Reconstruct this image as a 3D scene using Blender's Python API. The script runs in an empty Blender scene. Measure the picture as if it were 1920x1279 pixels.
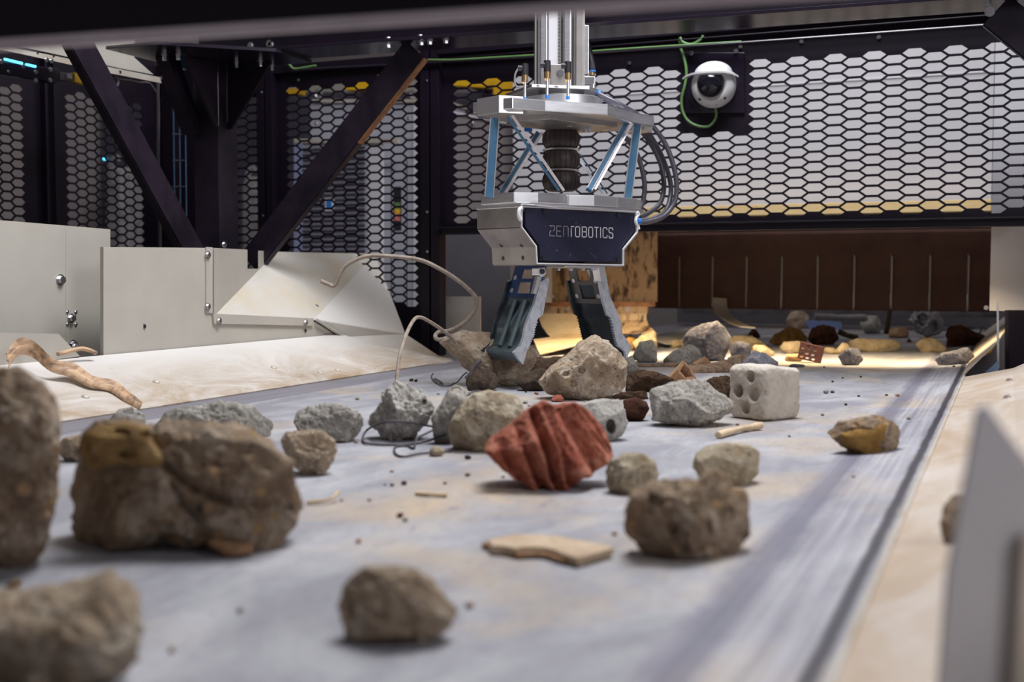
import bpy, bmesh, math, random
import numpy as np
from mathutils import Vector, Matrix, noise
scene = bpy.context.scene
COL = scene.collection
# ---------------------------------------------------------------- camera
F = 2200.0; PSI = math.radians(22.9); PIT = math.atan(124.5 / F); CH = 0.35
cd = bpy.data.cameras.new('camera'); cam = bpy.data.objects.new('camera', cd); COL.objects.link(cam)
cam.location = (0, 0, CH); cam.rotation_euler = (math.pi / 2 - PIT, 0, PSI)
cd.sensor_width = 36; cd.lens = F * 36 / 1920
cd.clip_start = 0.02; cd.clip_end = 100
cd.dof.use_dof = True; cd.dof.focus_distance = 3.5; cd.dof.aperture_fstop = cd.lens / 14.5
scene.camera = cam
# ---------------------------------------------------------------- world, lamps, exposure
w = bpy.data.worlds.new('hall_air'); scene.world = w; w.use_nodes = True
bg = w.node_tree.nodes['Background']; bg.inputs[0].default_value = (0.80, 0.76, 0.84, 1); bg.inputs[1].default_value = 0.155
def area(name, loc, target, sx, sy, power, col):
    l = bpy.data.lights.new(name, 'AREA'); l.shape = 'RECTANGLE'; l.size = sx; l.size_y = sy; l.energy = power; l.color = col
    o = bpy.data.objects.new(name, l); COL.objects.link(o); o.location = loc
    o.rotation_euler = (Vector(target) - Vector(loc)).to_track_quat('-Z', 'Y').to_euler()
    return o
area('hall_lamp', (-0.75, 2.95, 3.2), (-1.1, 2.5, 0), 1.3, 1.5, 165, (0.94, 0.955, 1.0))
area('hall_lamp', (2.2, 1.0, 2.1), (-1.0, 3.4, .4), 1.0, 1.0, 42, (0.97, 0.97, 1.0))
area('hall_lamp', (-1.0, 5.3, 3.4), (-0.6, 6.0, 0.6), 2.5, 0.8, 46, (1.0, 0.98, 0.98))
area('hall_lamp', (-3.6, 6.0, 3.6), (-3.4, 6.2, 0), 2.5, 0.8, 22, (1.0, 0.97, 0.95))
vs = scene.view_settings
vs.view_transform = 'Standard'; vs.look = 'None'; vs.exposure = 0.0; vs.gamma = 1.0; vs.use_curve_mapping = False
# ---------------------------------------------------------------- pixel rays
CAMP = Vector((0, 0, CH))
FH = Vector((-math.sin(PSI), math.cos(PSI), 0)); RT = Vector((math.cos(PSI), math.sin(PSI), 0))
FW = FH * math.cos(PIT) + Vector((0, 0, -math.sin(PIT))); UP = RT.cross(FW)
def ray(px, py): return FW + RT * ((px - 960) / F) + UP * ((639.5 - py) / F)
def on(ax, px, py, v):
    d = ray(px, py); return CAMP + d * ((v - CAMP[ax]) / d[ax])
def onx(px, py, x): return on(0, px, py, x)
def ony(px, py, y): return on(1, px, py, y)
def onz(px, py, z=0.0): return on(2, px, py, z)
def ondep(px, py, dep): return CAMP + ray(px, py) * dep
def onplane(px, py, p, n):
    d = ray(px, py); return CAMP + d * ((p - CAMP).dot(n) / d.dot(n))
def plane3(a, b, c): return a, (b - a).cross(c - a).normalized()
# ---------------------------------------------------------------- materials
def srgb(r, g, b):
    f = lambda c: ((c / 255 + 0.055) / 1.055) ** 2.4 if c > 10 else c / 255 / 12.92
    return (f(r), f(g), f(b))
class NT:
    def __init__(s, name):
        s.m = bpy.data.materials.new(name); s.m.use_nodes = True; s.t = s.m.node_tree
        s.b = s.t.nodes['Principled BSDF']; s.tc = s.t.nodes.new('ShaderNodeTexCoord')
    def n(s, typ, **kw):
        x = s.t.nodes.new(typ)
        for k, v in kw.items(): setattr(x, k, v)
        return x
    def l(s, a, b): s.t.links.new(a, b)
    def mapping(s, scale=(1, 1, 1), src='Object'):
        mp = s.n('ShaderNodeMapping'); mp.inputs['Scale'].default_value = scale; s.l(s.tc.outputs[src], mp.inputs[0]); return mp.outputs[0]
    def noise(s, vec, scale, detail=6, rough=.6, dist=0.0):
        x = s.n('ShaderNodeTexNoise'); x.inputs['Scale'].default_value = scale; x.inputs['Detail'].default_value = detail
        x.inputs['Roughness'].default_value = rough; x.inputs['Distortion'].default_value = dist; s.l(vec, x.inputs['Vector']); return x.outputs[0]
    def ramp(s, fac, a, b, ca=(0, 0, 0, 1), cb=(1, 1, 1, 1)):
        r = s.n('ShaderNodeValToRGB'); e = r.color_ramp.elements; e[0].position = a; e[1].position = b; e[0].color = ca; e[1].color = cb
        s.l(fac, r.inputs[0]); return r.outputs[0]
    def mix(s, fac, a, b):
        x = s.n('ShaderNodeMix', data_type='RGBA')
        for sock, v in ((x.inputs[0], fac), (x.inputs[6], a), (x.inputs[7], b)):
            if isinstance(v, (int, float)): sock.default_value = v
            elif isinstance(v, tuple): sock.default_value = v if len(v) == 4 else (*v, 1)
            else: s.l(v, sock)
        return x.outputs[2]
    def bump(s, h, strength, dist, prev=None):
        x = s.n('ShaderNodeBump'); x.inputs['Strength'].default_value = strength; x.inputs['Distance'].default_value = dist
        s.l(h, x.inputs['Height'])
        if prev is not None: s.l(prev, x.inputs['Normal'])
        s.l(x.outputs[0], s.b.inputs['Normal']); return x.outputs[0]
    def base(s, c):
        if isinstance(c, tuple): s.b.inputs['Base Color'].default_value = (*c, 1) if len(c) == 3 else c
        else: s.l(c, s.b.inputs['Base Color'])
    def set(s, rough=.5, metal=0.0, spec=.5):
        s.b.inputs['Roughness'].default_value = rough; s.b.inputs['Metallic'].default_value = metal
        s.b.inputs['Specular IOR Level'].default_value = spec
MATS = {}
def simple(name, c, rough=.5, metal=0.0, c2=None, scale=8, lo=.4, hi=.7, bump=0.0, bscale=60, spec=.5, stretch=(1, 1, 1)):
    t = NT(name); t.set(rough, metal, spec)
    if c2 is None: c2 = tuple(x * .82 for x in c)
    v = t.mapping(stretch)
    nz = t.noise(v, scale); t.base(t.mix(t.ramp(nz, lo, hi), c, c2))
    if bump: t.bump(t.noise(v, bscale), bump, .004)
    MATS[name] = t.m; return t.m
def rockmat(name, c1, c2, c3, spots=None, sc=14.0, bump=.7, pit=.35, light=None):
    t = NT(name); t.set(.92, 0, .2); v = t.mapping()
    big = t.noise(v, sc * .9, 9, .7, .5); fine = t.noise(v, sc * 5, 9, .75); med = t.noise(v, sc * 2.3, 8, .72, .6)
    col = t.mix(t.ramp(big, .42, .58), c1, c2)
    if light:
        col = t.mix(t.ramp(t.noise(v, sc * 1.6, 8, .75, .9), .50, .60), col, light)
    dk = t.n('ShaderNodeMath', operation='MULTIPLY'); t.l(t.ramp(med, .47, .60), dk.inputs[0]); dk.inputs[1].default_value = .40
    col = t.mix(dk.outputs[0], col, tuple(a_ * .5 + b_ * .5 for a_, b_ in zip(c2, c3)))
    col = t.mix(t.ramp(fine, .55, .68), col, c3)
    if light:
        col = t.mix(t.ramp(t.noise(v, sc * 8, 6, .7), .58, .66), col, light)
    if spots:
        vo = t.n('ShaderNodeTexVoronoi'); vo.inputs['Scale'].default_value = sc * 4.6; t.l(v, vo.inputs['Vector'])
        wn = t.n('ShaderNodeTexWhiteNoise'); t.l(vo.outputs['Position'], wn.inputs['Vector'])
        f = t.ramp(vo.outputs['Distance'], .26, .34, (1, 1, 1, 1), (0, 0, 0, 1))
        g = t.n('ShaderNodeMath', operation='MULTIPLY'); t.l(f, g.inputs[0]); t.l(t.ramp(wn.outputs[0], .62, .68), g.inputs[1])
        col = t.mix(g.outputs[0], col, spots)
    t.base(col)
    b1 = t.bump(t.noise(v, sc * 2.2, 10, .78), bump, .045)
    vp = t.n('ShaderNodeTexVoronoi'); vp.inputs['Scale'].default_value = sc * 5; t.l(v, vp.inputs['Vector'])
    b2 = t.bump(t.ramp(vp.outputs['Distance'], .08, .35), pit, .010, b1)
    t.bump(t.noise(v, sc * 12, 8, .75), bump, .008, b2)
    MATS[name] = t.m; return t.m
K = srgb
# belt rubber: dusty grey-blue, longitudinal wear streaks, bare strips along both edges
def belt_material():
    t = NT('belt_rubber'); t.set(.55, 0, .35)
    v = t.mapping((1, 1, 1)); vy = t.mapping((14, .5, 1)); vy2 = t.mapping((60, .8, 1)); vs_ = t.mapping((2.2, 1.0, 1))
    dust = t.ramp(t.noise(vs_, 2.6, 8, .62, .6), .42, .66)
    tan = t.ramp(t.noise(v, 2.1, 7, .6, .5), .50, .68)
    col = t.mix(dust, K(138, 137, 143), K(176, 175, 178))
    tn = t.n('ShaderNodeMath', operation='MULTIPLY'); t.l(tan, tn.inputs[0]); tn.inputs[1].default_value = .85
    col = t.mix(tn.outputs[0], col, K(188, 166, 136))
    spots = t.ramp(t.noise(t.mapping((2.6, 1.0, 1)), 14, 8, .78, .8), .56, .64)
    sm = t.n('ShaderNodeMath', operation='MULTIPLY'); t.l(spots, sm.inputs[0]); t.l(t.ramp(t.noise(v, 2.3, 5, .6), .44, .60), sm.inputs[1])
    sm2 = t.n('ShaderNodeMath', operation='MULTIPLY'); t.l(sm.outputs[0], sm2.inputs[0]); sm2.inputs[1].default_value = .6
    col = t.mix(sm2.outputs[0], col, K(104, 102, 126))
    mot = t.ramp(t.noise(t.mapping((2.0, 1.0, 1)), 38, 8, .8, .5), .48, .66)
    mm = t.n('ShaderNodeMath', operation='MULTIPLY'); t.l(mot, mm.inputs[0]); mm.inputs[1].default_value = .42
    col = t.mix(mm.outputs[0], col, K(118, 117, 129))
    sx = t.n('ShaderNodeSeparateXYZ'); t.l(t.tc.outputs['Object'], sx.inputs[0])
    def band(x0, x1, soft, wob=.05):
        wv = t.n('ShaderNodeMath', operation='MULTIPLY_ADD'); t.l(t.noise(t.mapping((3, 2.5, 1)), 4, 6, .7), wv.inputs[0]); wv.inputs[1].default_value = wob; 
        t.l(sx.outputs[0], wv.inputs[2])
        a = t.n('ShaderNodeMapRange'); a.inputs[1].default_value = x0 - soft + wob / 2; a.inputs[2].default_value = x0 + soft + wob / 2; t.l(wv.outputs[0], a.inputs[0])
        b = t.n('ShaderNodeMapRange'); b.inputs[1].default_value = x1 - soft + wob / 2; b.inputs[2].default_value = x1 + soft + wob / 2; b.inputs[3].default_value = 1; b.inputs[4].default_value = 0
        t.l(wv.outputs[0], b.inputs[0])
        m = t.n('ShaderNodeMath', operation='MULTIPLY'); t.l(a.outputs[0], m.inputs[0]); t.l(b.outputs[0], m.inputs[1]); return m.outputs[0]
    def scaled(fac, k):
        m = t.n('ShaderNodeMath', operation='MULTIPLY'); t.l(fac, m.inputs[0])
        if isinstance(k, float): m.inputs[1].default_value = k
        else: t.l(k, m.inputs[1])
        return m.outputs[0]
    streak = t.ramp(t.noise(vy, 3.0, 6, .6), .40, .66)
    streak2 = t.ramp(t.noise(vy2, 2.0, 6, .6), .42, .66)
    edge = band(BX1 - .165, BX1 + .2, .012, .03)
    col = t.mix(scaled(scaled(edge, streak), .60), col, K(112, 110, 124))
    col = t.mix(scaled(scaled(edge, streak2), .45), col, K(196, 194, 200))
    col = t.mix(scaled(band(BX1 - .158, BX1 - .112, .012, .035), .70), col, K(92, 90, 108))  # dark streak on the belt, with the right edge's shadow painted into it
    col = t.mix(scaled(band(BX1 - .024, BX1 - .008, .003, .008), .92), col, K(36, 30, 42))
    left = band(BX0 - .3, BX0 + .16, .012, .0)
    col = t.mix(scaled(left, .9), col, K(112, 109, 117))
    col = t.mix(scaled(scaled(left, streak2), .5), col, K(150, 146, 154))
    t.base(col)
    b = t.bump(t.noise(v, 55, 8, .7), .25, .004)
    t.bump(t.noise(vy2, 3, 4), .12, .003, b)
    MATS['belt_rubber'] = t.m
BX0, BX1 = -2.06, -0.128
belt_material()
def dusty_panel(name, c, dust, amt, lowz, highz):
    t = NT(name); t.set(.45, 0, .4); v = t.mapping()
    ps = t.n('ShaderNodeNewGeometry'); sz = t.n('ShaderNodeSeparateXYZ'); t.l(ps.outputs['Position'], sz.inputs[0])
    mr = t.n('ShaderNodeMapRange'); mr.inputs[1].default_value = highz; mr.inputs[2].default_value = lowz; t.l(sz.outputs[2], mr.inputs[0])
    nz = t.ramp(t.noise(t.mapping((1, .5, 1)), 6, 9, .75, .8), .30, .58)
    m = t.n('ShaderNodeMath', operation='MULTIPLY'); t.l(mr.outputs[0], m.inputs[0]); t.l(nz, m.inputs[1])
    m2 = t.n('ShaderNodeMath', operation='MULTIPLY'); t.l(m.outputs[0], m2.inputs[0]); m2.inputs[1].default_value = amt
    col = t.mix(m2.outputs[0], c, dust)
    col = t.mix(t.ramp(t.noise(t.mapping((60, 6, 20)), 3, 5, .7), .66, .76), col, tuple(x * .8 for x in dust))
    t.base(col); t.bump(t.noise(v, 40, 6), .05, .003)
    MATS[name] = t.m
dusty_panel('skirt_paint', K(214, 210, 205), K(158, 132, 98), 1.0, 0.0, .115)
dusty_panel('skirt_paint_right', K(206, 198, 190), K(172, 146, 116), .95, 0.0, .16)
simple('cream_panel', K(180, 175, 165), .42, 0, K(172, 166, 156), 4)
simple('chute_paint', K(200, 195, 186), .42, 0, K(198, 184, 160), 5, .45, .75)
simple('plate_grey', K(196, 194, 198), .5, 0, K(186, 184, 188), 3)
simple('black_paint', (.0085, .0042, .0115), .45, 0, (.006, .003, .008), 6, spec=.3)
simple('black_worn', (.018, .011, .021), .45, 0, (.008, .005, .011), 7, .42, .6, spec=.3)
simple('black_gloss', (.014, .009, .019), .22, 0, (.010, .007, .014), 4)
simple('lip_painted_light', (.75, .66, .69), .5, 0, (.62, .54, .57), 12)  # light on the black beam's lip, put into its colour as grey
simple('rust_edge', K(150, 104, 72), .6, 0, K(96, 66, 50), 30)
simple('zinc', (.62, .62, .64), .28, 1, (.50, .50, .54), 40)
simple('aluminium', (.90, .90, .92), .32, 1, (.74, .74, .78), 14, bump=.03, bscale=90, stretch=(1, 1, 8))
simple('aluminium_bright', (.97, .97, .98), .36, 1, (.90, .90, .93), 20)
simple('aluminium_dusty', (.50, .47, .45), .45, 1, (.36, .33, .32), 9)
simple('scratched_alu', (.74, .78, .86), .40, .85, (.56, .60, .68), 45, .45, .6, bump=.15, bscale=120)
simple('finger_steel', (.045, .055, .065), .22, .6, (.09, .11, .12), 9)
simple('finger_glass', (.24, .31, .33), .22, .7, (.15, .19, .21), 12)
simple('finger_back_steel', (.10, .13, .145), .25, .6, (.16, .20, .21), 9)
simple('blue_anodised', K(58, 84, 132), .35, .3, K(48, 68, 108), 20)
simple('arm_grey', K(112, 108, 106), .4, .4, K(92, 88, 88), 12)
simple('blue_bar', K(62, 104, 136), .4, .2, K(80, 118, 146), 12)
simple('blue_tape', K(48, 130, 214), .4, 0, K(36, 104, 190), 25)
simple('navy_cover', (.020, .021, .050), .38, .15, (.030, .031, .066), 10, .45, .7)
simple('cover_white', K(238, 238, 240), .4, .1, K(216, 216, 220), 20)
simple('letter_grey', K(150, 148, 156), .5)
simple('letter_white', K(232, 230, 236), .5)
simple('rubber_bellows', K(74, 60, 56), .5, 0, K(56, 45, 44), 18)
simple('rubber_black', (.016, .013, .018), .55)
simple('hose_grey', K(84, 82, 92), .35, 0, K(70, 68, 78), 10)
simple('brass', K(170, 140, 100), .35, .8)
simple('green_cable', K(104, 142, 82), .45, 0, K(92, 126, 72), 10)
simple('cable_grey', K(84, 78, 84), .5)
simple('camera_white', K(226, 226, 228), .4, 0, K(220, 218, 220), 10)
simple('smoked_glass', (.010, .009, .014), .06, 0, (.014, .012, .02), 5)
simple('white_sheet', K(208, 206, 210), .5, 0, K(204, 202, 206), 2)
simple('grey_wall', K(142, 134, 134), .7, 0, K(134, 126, 126), 2)
simple('dark_sheet', K(98, 94, 100), .45, 0, K(88, 84, 90), 3)
simple('galvanised', K(196, 190, 182), .5, .2, K(178, 164, 146), 6)
simple('painted_warm_light', K(244, 214, 156), .6, 0, K(232, 196, 136), 14, stretch=(1, 8, 8))  # warm lamp light on the clamp bar, painted in as tan
simple('stained_steel', K(168, 142, 112), .55, .1, K(70, 50, 40), 9, .48, .62, stretch=(3, 1, 1.2))
simple('rubber_curtain', K(74, 52, 48), .6, 0, K(60, 42, 40), 7, spec=.2)
simple('curtain_edge', K(150, 138, 132), .5)
simple('rubber_flap', K(190, 172, 142), .6, 0, K(160, 130, 92), 8)
simple('yellow_paint', K(236, 186, 20), .5, 0, K(214, 160, 20), 6)
simple('cabinet_grey', K(172, 172, 182), .5, 0, K(166, 166, 176), 3)
simple('cooler_blue', K(150, 156, 188), .5)
simple('cooler_rib', K(78, 76, 88), .5)
simple('rib_grey', K(126, 124, 136), .45)
simple('concrete_floor', K(120, 114, 112), .8, 0, K(98, 94, 92), 2, bump=.1)
simple('red_sticker', K(196, 60, 52), .5, 0, K(220, 180, 170), 90)
simple('wood_log', K(142, 116, 92), .8, 0, K(94, 74, 60), 22, .4, .62, bump=.5, bscale=40, stretch=(1, 4, 4))
simple('wood_pale', K(208, 186, 154), .75, 0, K(180, 156, 124), 26, bump=.3)
simple('wire_rust', K(158, 144, 130), .7, 0, K(126, 112, 102), 60, bump=.4, bscale=200)
simple('wire_dark', K(86, 80, 84), .5, .4)
simple('strap_web', K(206, 172, 138), .8, 0, K(140, 114, 96), 16, .42, .66, bump=.4, bscale=30, stretch=(4, 1, 4))
simple('foam_yellow', K(228, 190, 60), .9, 0, K(206, 160, 50), 40, bump=.6)
simple('plastic_grey', K(150, 146, 148), .4, 0, K(112, 108, 110), 14)
simple('blue_sheet', K(126, 142, 190), .5)
simple('bluish_bracket', K(150, 176, 206), .4, .2)
def emit(name, c, s):
    t = NT(name); t.base((0, 0, 0)); t.b.inputs['Emission Color'].default_value = (*c, 1); t.b.inputs['Emission Strength'].default_value = s; MATS[name] = t.m
emit('led_cyan', (.10, .62, 1.0), 3.0); emit('led_orange', (1.0, .35, .05), 2.0); emit('lamp_glow', (1.0, .80, .50), 4.0)
# rubble
rockmat('concrete_warm', K(220, 196, 168), K(182, 157, 131), K(100, 82, 74), K(204, 180, 152), 11, light=K(234, 218, 196))
rockmat('concrete_brown', K(202, 176, 148), K(160, 134, 110), K(80, 64, 58), K(206, 168, 124), 9.5, light=K(224, 206, 184))
rockmat('concrete_grey', K(214, 208, 196), K(178, 170, 160), K(92, 86, 86), K(200, 184, 164), 16, light=K(232, 227, 217))
rockmat('concrete_white', K(232, 228, 218), K(206, 198, 186), K(128, 116, 108), None, 13, light=K(242, 238, 230))
rockmat('concrete_blue', K(142, 140, 148), K(110, 108, 118), K(70, 68, 80), K(180, 160, 146), 17, light=K(168, 164, 168))
rockmat('concrete_beige', K(222, 206, 178), K(196, 174, 142), K(124, 102, 84), None, 11, light=K(234, 224, 204))
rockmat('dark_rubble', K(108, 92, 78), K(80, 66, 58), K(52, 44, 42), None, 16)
rockmat('brown_clump', K(112, 88, 68), K(82, 62, 50), K(52, 40, 36), None, 20, 1.0, .2)
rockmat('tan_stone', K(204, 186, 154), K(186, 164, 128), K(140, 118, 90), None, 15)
rockmat('ochre_stone', K(190, 148, 84), K(164, 122, 64), K(122, 86, 48), None, 16)
rockmat('rust_lump', K(110, 70, 50), K(80, 50, 40), K(54, 36, 34), None, 16)
rockmat('red_brick', K(178, 106, 84), K(156, 84, 66), K(120, 62, 52), None, 12, .45, .15, light=K(198, 134, 112))
rockmat('maroon_brick', K(92, 60, 58), K(78, 48, 48), K(60, 40, 42), None, 20, .3, .1)
rockmat('tan_brick', K(178, 142, 108), K(158, 122, 92), K(122, 92, 72), None, 14, .35, .1)
rockmat('block_pale', K(204, 196, 184), K(192, 182, 168), K(166, 154, 140), None, 9, .25, .1)
rockmat('slab_tan', K(206, 184, 158), K(190, 166, 138), K(152, 128, 104), None, 12, .3, .1)
rockmat('yellow_conc', K(206, 168, 112), K(178, 140, 92), K(104, 84, 66), None, 12, light=K(222, 192, 140))
# ---------------------------------------------------------------- mesh helpers
class MB:
    def __init__(s): s.v = []; s.f = []; s.mi = []; s.cur = 0
    def add(s, vs, fs):
        o = len(s.v); s.v += [Vector(p) for p in vs]; s.f += [tuple(i + o for i in f) for f in fs]; s.mi += [s.cur] * len(fs); return s
    def box(s, lo, hi):
        x0, y0, z0 = lo; x1, y1, z1 = hi
        return s.hexa([(x0, y0, z0), (x1, y0, z0), (x1, y1, z0), (x0, y1, z0)], [(x0, y0, z1), (x1, y0, z1), (x1, y1, z1), (x0, y1, z1)])
    def hexa(s, a, b):
        n = len(a); vs = list(a) + list(b)
        return s.add(vs, [tuple(range(n))[::-1], tuple(range(n, 2 * n))] + [(i, (i + 1) % n, n + (i + 1) % n, n + i) for i in range(n)])
    def prism(s, pts, vec):
        vec = Vector(vec); a = [Vector(p) for p in pts]; return s.hexa(a, [p + vec for p in a])
    def beam(s, p0, p1, wv, hv):
        p0, p1, wv, hv = map(Vector, (p0, p1, wv, hv))
        q = [-wv - hv, wv - hv, wv + hv, -wv + hv]
        return s.hexa([p0 + k for k in q], [p1 + k for k in q])
    def cyl(s, p0, p1, r0, r1=None, n=16):
        p0, p1 = Vector(p0), Vector(p1); r1 = r0 if r1 is None else r1
        d = (p1 - p0).normalized(); a = d.orthogonal().normalized(); b = d.cross(a)
        ring = lambda p, r: [p + (a * math.cos(6.28318 * i / n) + b * math.sin(6.28318 * i / n)) * r for i in range(n)]
        return s.hexa(ring(p0, r0), ring(p1, r1))
    def lathe(s, c, axis, prof, n=24):
        c, axis = Vector(c), Vector(axis).normalized(); a = axis.orthogonal().normalized(); b = axis.cross(a); vs = []; fs = []
        for h, r in prof:
            for i in range(n): vs.append(c + axis * h + (a * math.cos(6.28318 * i / n) + b * math.sin(6.28318 * i / n)) * max(r, 1e-5))
        m = len(prof)
        for j in range(m - 1):
            for i in range(n): fs.append((j * n + i, j * n + (i + 1) % n, (j + 1) * n + (i + 1) % n, (j + 1) * n + i))
        fs.append(tuple(range(n))[::-1]); fs.append(tuple((m - 1) * n + i for i in range(n)))
        return s.add(vs, fs)
    def tube(s, pts, r, n=8, smooth=4):
        P = spline(pts, smooth); m = len(P); vs = []; fs = []; prev = None
        for j in range(m):
            d = (P[min(j + 1, m - 1)] - P[max(j - 1, 0)]).normalized()
            if prev is None: a = d.orthogonal().normalized()
            else: a = (prev - d * prev.dot(d)).normalized()
            prev = a; b = d.cross(a); rr = r(j / (m - 1)) if callable(r) else r
            for i in range(n): vs.append(P[j] + (a * math.cos(6.28318 * i / n) + b * math.sin(6.28318 * i / n)) * rr)
        for j in range(m - 1):
            for i in range(n): fs.append((j * n + i, j * n + (i + 1) % n, (j + 1) * n + (i + 1) % n, (j + 1) * n + i))
        fs.append(tuple(range(n))[::-1]); fs.append(tuple((m - 1) * n + i for i in range(n)))
        return s.add(vs, fs)
def spline(pts, k):
    P = [Vector(p) for p in pts]
    if k <= 1 or len(P) < 3: return P
    out = []
    for i in range(len(P) - 1):
        p0 = P[max(i - 1, 0)]; p1 = P[i]; p2 = P[i + 1]; p3 = P[min(i + 2, len(P) - 1)]
        for j in range(k):
            t = j / k
            out.append(.5 * ((2 * p1) + (p2 - p0) * t + (2 * p0 - 5 * p1 + 4 * p2 - p3) * t * t + (3 * p1 - p0 - 3 * p2 + p3) * t ** 3))
    out.append(P[-1]); return out
def link(o, label=None, cat=None, group=None, kind=None):
    if label: o['label'] = label
    if cat: o['category'] = cat
    if group: o['group'] = group
    if kind: o['kind'] = kind
    return o
def obj(name, mb, mat, parent=None, smooth=False, bevel=0.0, angle=40, **tags):
    me = bpy.data.meshes.new(name); V = mb.v
    lo = [min(p[i] for p in V) for i in range(3)]; hi = [max(p[i] for p in V) for i in range(3)]
    org = Vector(((lo[0] + hi[0]) / 2, (lo[1] + hi[1]) / 2, lo[2]))
    if tags.pop('world_origin', False): org = Vector((0, 0, 0))
    me.from_pydata([tuple(p - org) for p in V], [], mb.f)
    mats = mat if isinstance(mat, (list, tuple)) else [mat]
    for m in mats: me.materials.append(MATS[m])
    if len(mats) > 1:
        me.polygons.foreach_set('material_index', mb.mi)
    bm = bmesh.new(); bm.from_mesh(me); bmesh.ops.recalc_face_normals(bm, faces=bm.faces)
    if bevel:
        ed = [e for e in bm.edges if len(e.link_faces) == 2 and e.calc_face_angle(0) > .5]
        bmesh.ops.bevel(bm, geom=ed, offset=bevel, segments=2, affect='EDGES', profile=.6, clamp_overlap=True)
    bm.to_mesh(me); bm.free()
    if smooth:
        me.polygons.foreach_set('use_smooth', [True] * len(me.polygons))
        try: me.set_sharp_from_angle(angle=math.radians(angle))
        except Exception: pass
    me.update()
    o = bpy.data.objects.new(name, me); COL.objects.link(o)
    if parent is not None:
        o.parent = parent; o.location = org - world_loc(parent)
    else: o.location = org
    return link(o, **tags)
def world_loc(o):
    p = Vector(o.location)
    while o.parent is not None:
        o = o.parent; p += Vector(o.location)
    return p
def thing(name, loc, label, cat, group=None, kind=None):
    o = bpy.data.objects.new(name, None); COL.objects.link(o); o.location = loc; o.empty_display_size = .05
    return link(o, label, cat, group, kind)
def bolt(parent, p, nrm, r=.008, name='bolt', h=.006):
    p = Vector(p); n = Vector(nrm).normalized()
    mb = MB().cyl(p, p + n * .0015, r * 1.35, n=12); mb.cyl(p, p + n * h, r, r * .92, n=6)
    return obj(name, mb, 'zinc', parent)
# ================================================================ setting
obj('floor', MB().box((-9, -3, -.80), (5, 12, -.75)), 'concrete_floor', label='grey concrete hall floor', kind='structure')
obj('wall_back', MB().box((-9, 9.0, -.75), (5, 9.1, 4.0)), 'grey_wall', label='grey-beige hall wall far behind the cage', kind='structure')
obj('wall_left', MB().box((-6.1, -3, -.75), (-6.0, 9.0, 4.0)), 'grey_wall', label='grey-beige hall wall left of the cage', kind='structure')
# ---------------------------------------------------------------- conveyor belt
BY0, BY1 = .35, 9.0
mb = MB(); NX = 60
xs = [BX0 - .12 + (BX1 - BX0 + .12) * i / NX for i in range(NX + 1)]
def belt_z(x):
    z = 0.0
    if x > BX1 - .34: z += .018 * ((x - BX1 + .34) / .34) ** 2
    return z
vs = [(x, y, belt_z(x)) for x in xs for y in (BY0, BY1)] + [(x, y, belt_z(x) - .016) for x in xs for y in (BY0, BY1)]
n2 = 2 * (NX + 1); fs = []
for i in range(NX):
    a = 2 * i; fs += [(a, a + 2, a + 3, a + 1), (n2 + a, n2 + a + 1, n2 + a + 3, n2 + a + 2), (a, n2 + a, n2 + a + 2, a + 2), (a + 1, a + 3, n2 + a + 3, n2 + a + 1)]
fs += [(0, 1, n2 + 1, n2), (2 * NX, n2 + 2 * NX, n2 + 2 * NX + 1, 2 * NX + 1)]
mb.add(vs, fs)
t = thing('conveyor_belt', (-1.1, .35, -.1), 'wide grey-blue dusty rubber conveyor belt carrying the rubble', 'conveyor')
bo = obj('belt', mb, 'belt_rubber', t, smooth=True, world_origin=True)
obj('belt_bed', MB().box((BX0 - .1, BY0 + .05, -.10), (BX1 - .02, BY1, -.02)), 'black_paint', t)
# ---------------------------------------------------------------- left skirt with bolts
t = thing('side_skirt', (-2.2, 2.4, 0), 'off-white sloping sheet skirt along the belt below the strap', 'skirt')
SK0 = Vector((BX0 + .005, 0, .004)); SK1 = Vector((-2.40, 0, .118))
skn = Vector((SK1.z - SK0.z, 0, SK0.x - SK1.x)).normalized()
mb = MB(); y0, y1 = .6, 3.965
yend = 4.07
mb.prism([(SK0.x, y0, SK0.z), (SK0.x, yend, SK0.z), (SK1.x, y1, SK1.z), (SK1.x, y0, SK1.z)], -skn * .004)
obj('skirt_plate', mb, 'skirt_paint', t)
P_sk = (SK0, skn)
for px, py in ((293, 717), (513, 690), (633, 695), (160, 745), (600, 700)):
    p = onplane(px, py, *P_sk); obj('bolt', MB().lathe(p, skn, [(0, .011), (.003, .010), (.006, .006)], 14), 'galvanised', t, smooth=True)
# wing sheets at the far end of the left skirt
A_ = onx(590, 598, -2.4); B_ = onx(703, 476, -2.72); C_ = ony(760, 626, 4.36); D_ = ony(822, 667, 4.45); E_ = ony(868, 679, 4.30)
G_ = onx(640, 631, -2.4); H_ = Vector((SK0.x, 4.05, .004))
t = thing('corner_wing', (-2.3, 4.1, 0), 'off-white folded corner sheet beside the black cage post', 'sheet')
mb = MB(); mb.prism([A_, B_, C_], (.0, -.003, -.004)); obj('upper_sheet', mb, 'skirt_paint', t)
mb = MB(); mb.prism([A_, C_, D_, G_], (0, 0, -.004)); obj('fold_sheet', mb, 'skirt_paint', t)
mb = MB(); mb.prism([G_, D_, E_, H_], (0, 0, -.004)); obj('lower_sheet', mb, 'skirt_paint', t)
mb = MB(); mb.tube([A_ + Vector((.01, 0, -.004)), G_ + Vector((.01, 0, .002))], .006, 6, 1); obj('sheet_edge', mb, 'cream_panel', t)
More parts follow.
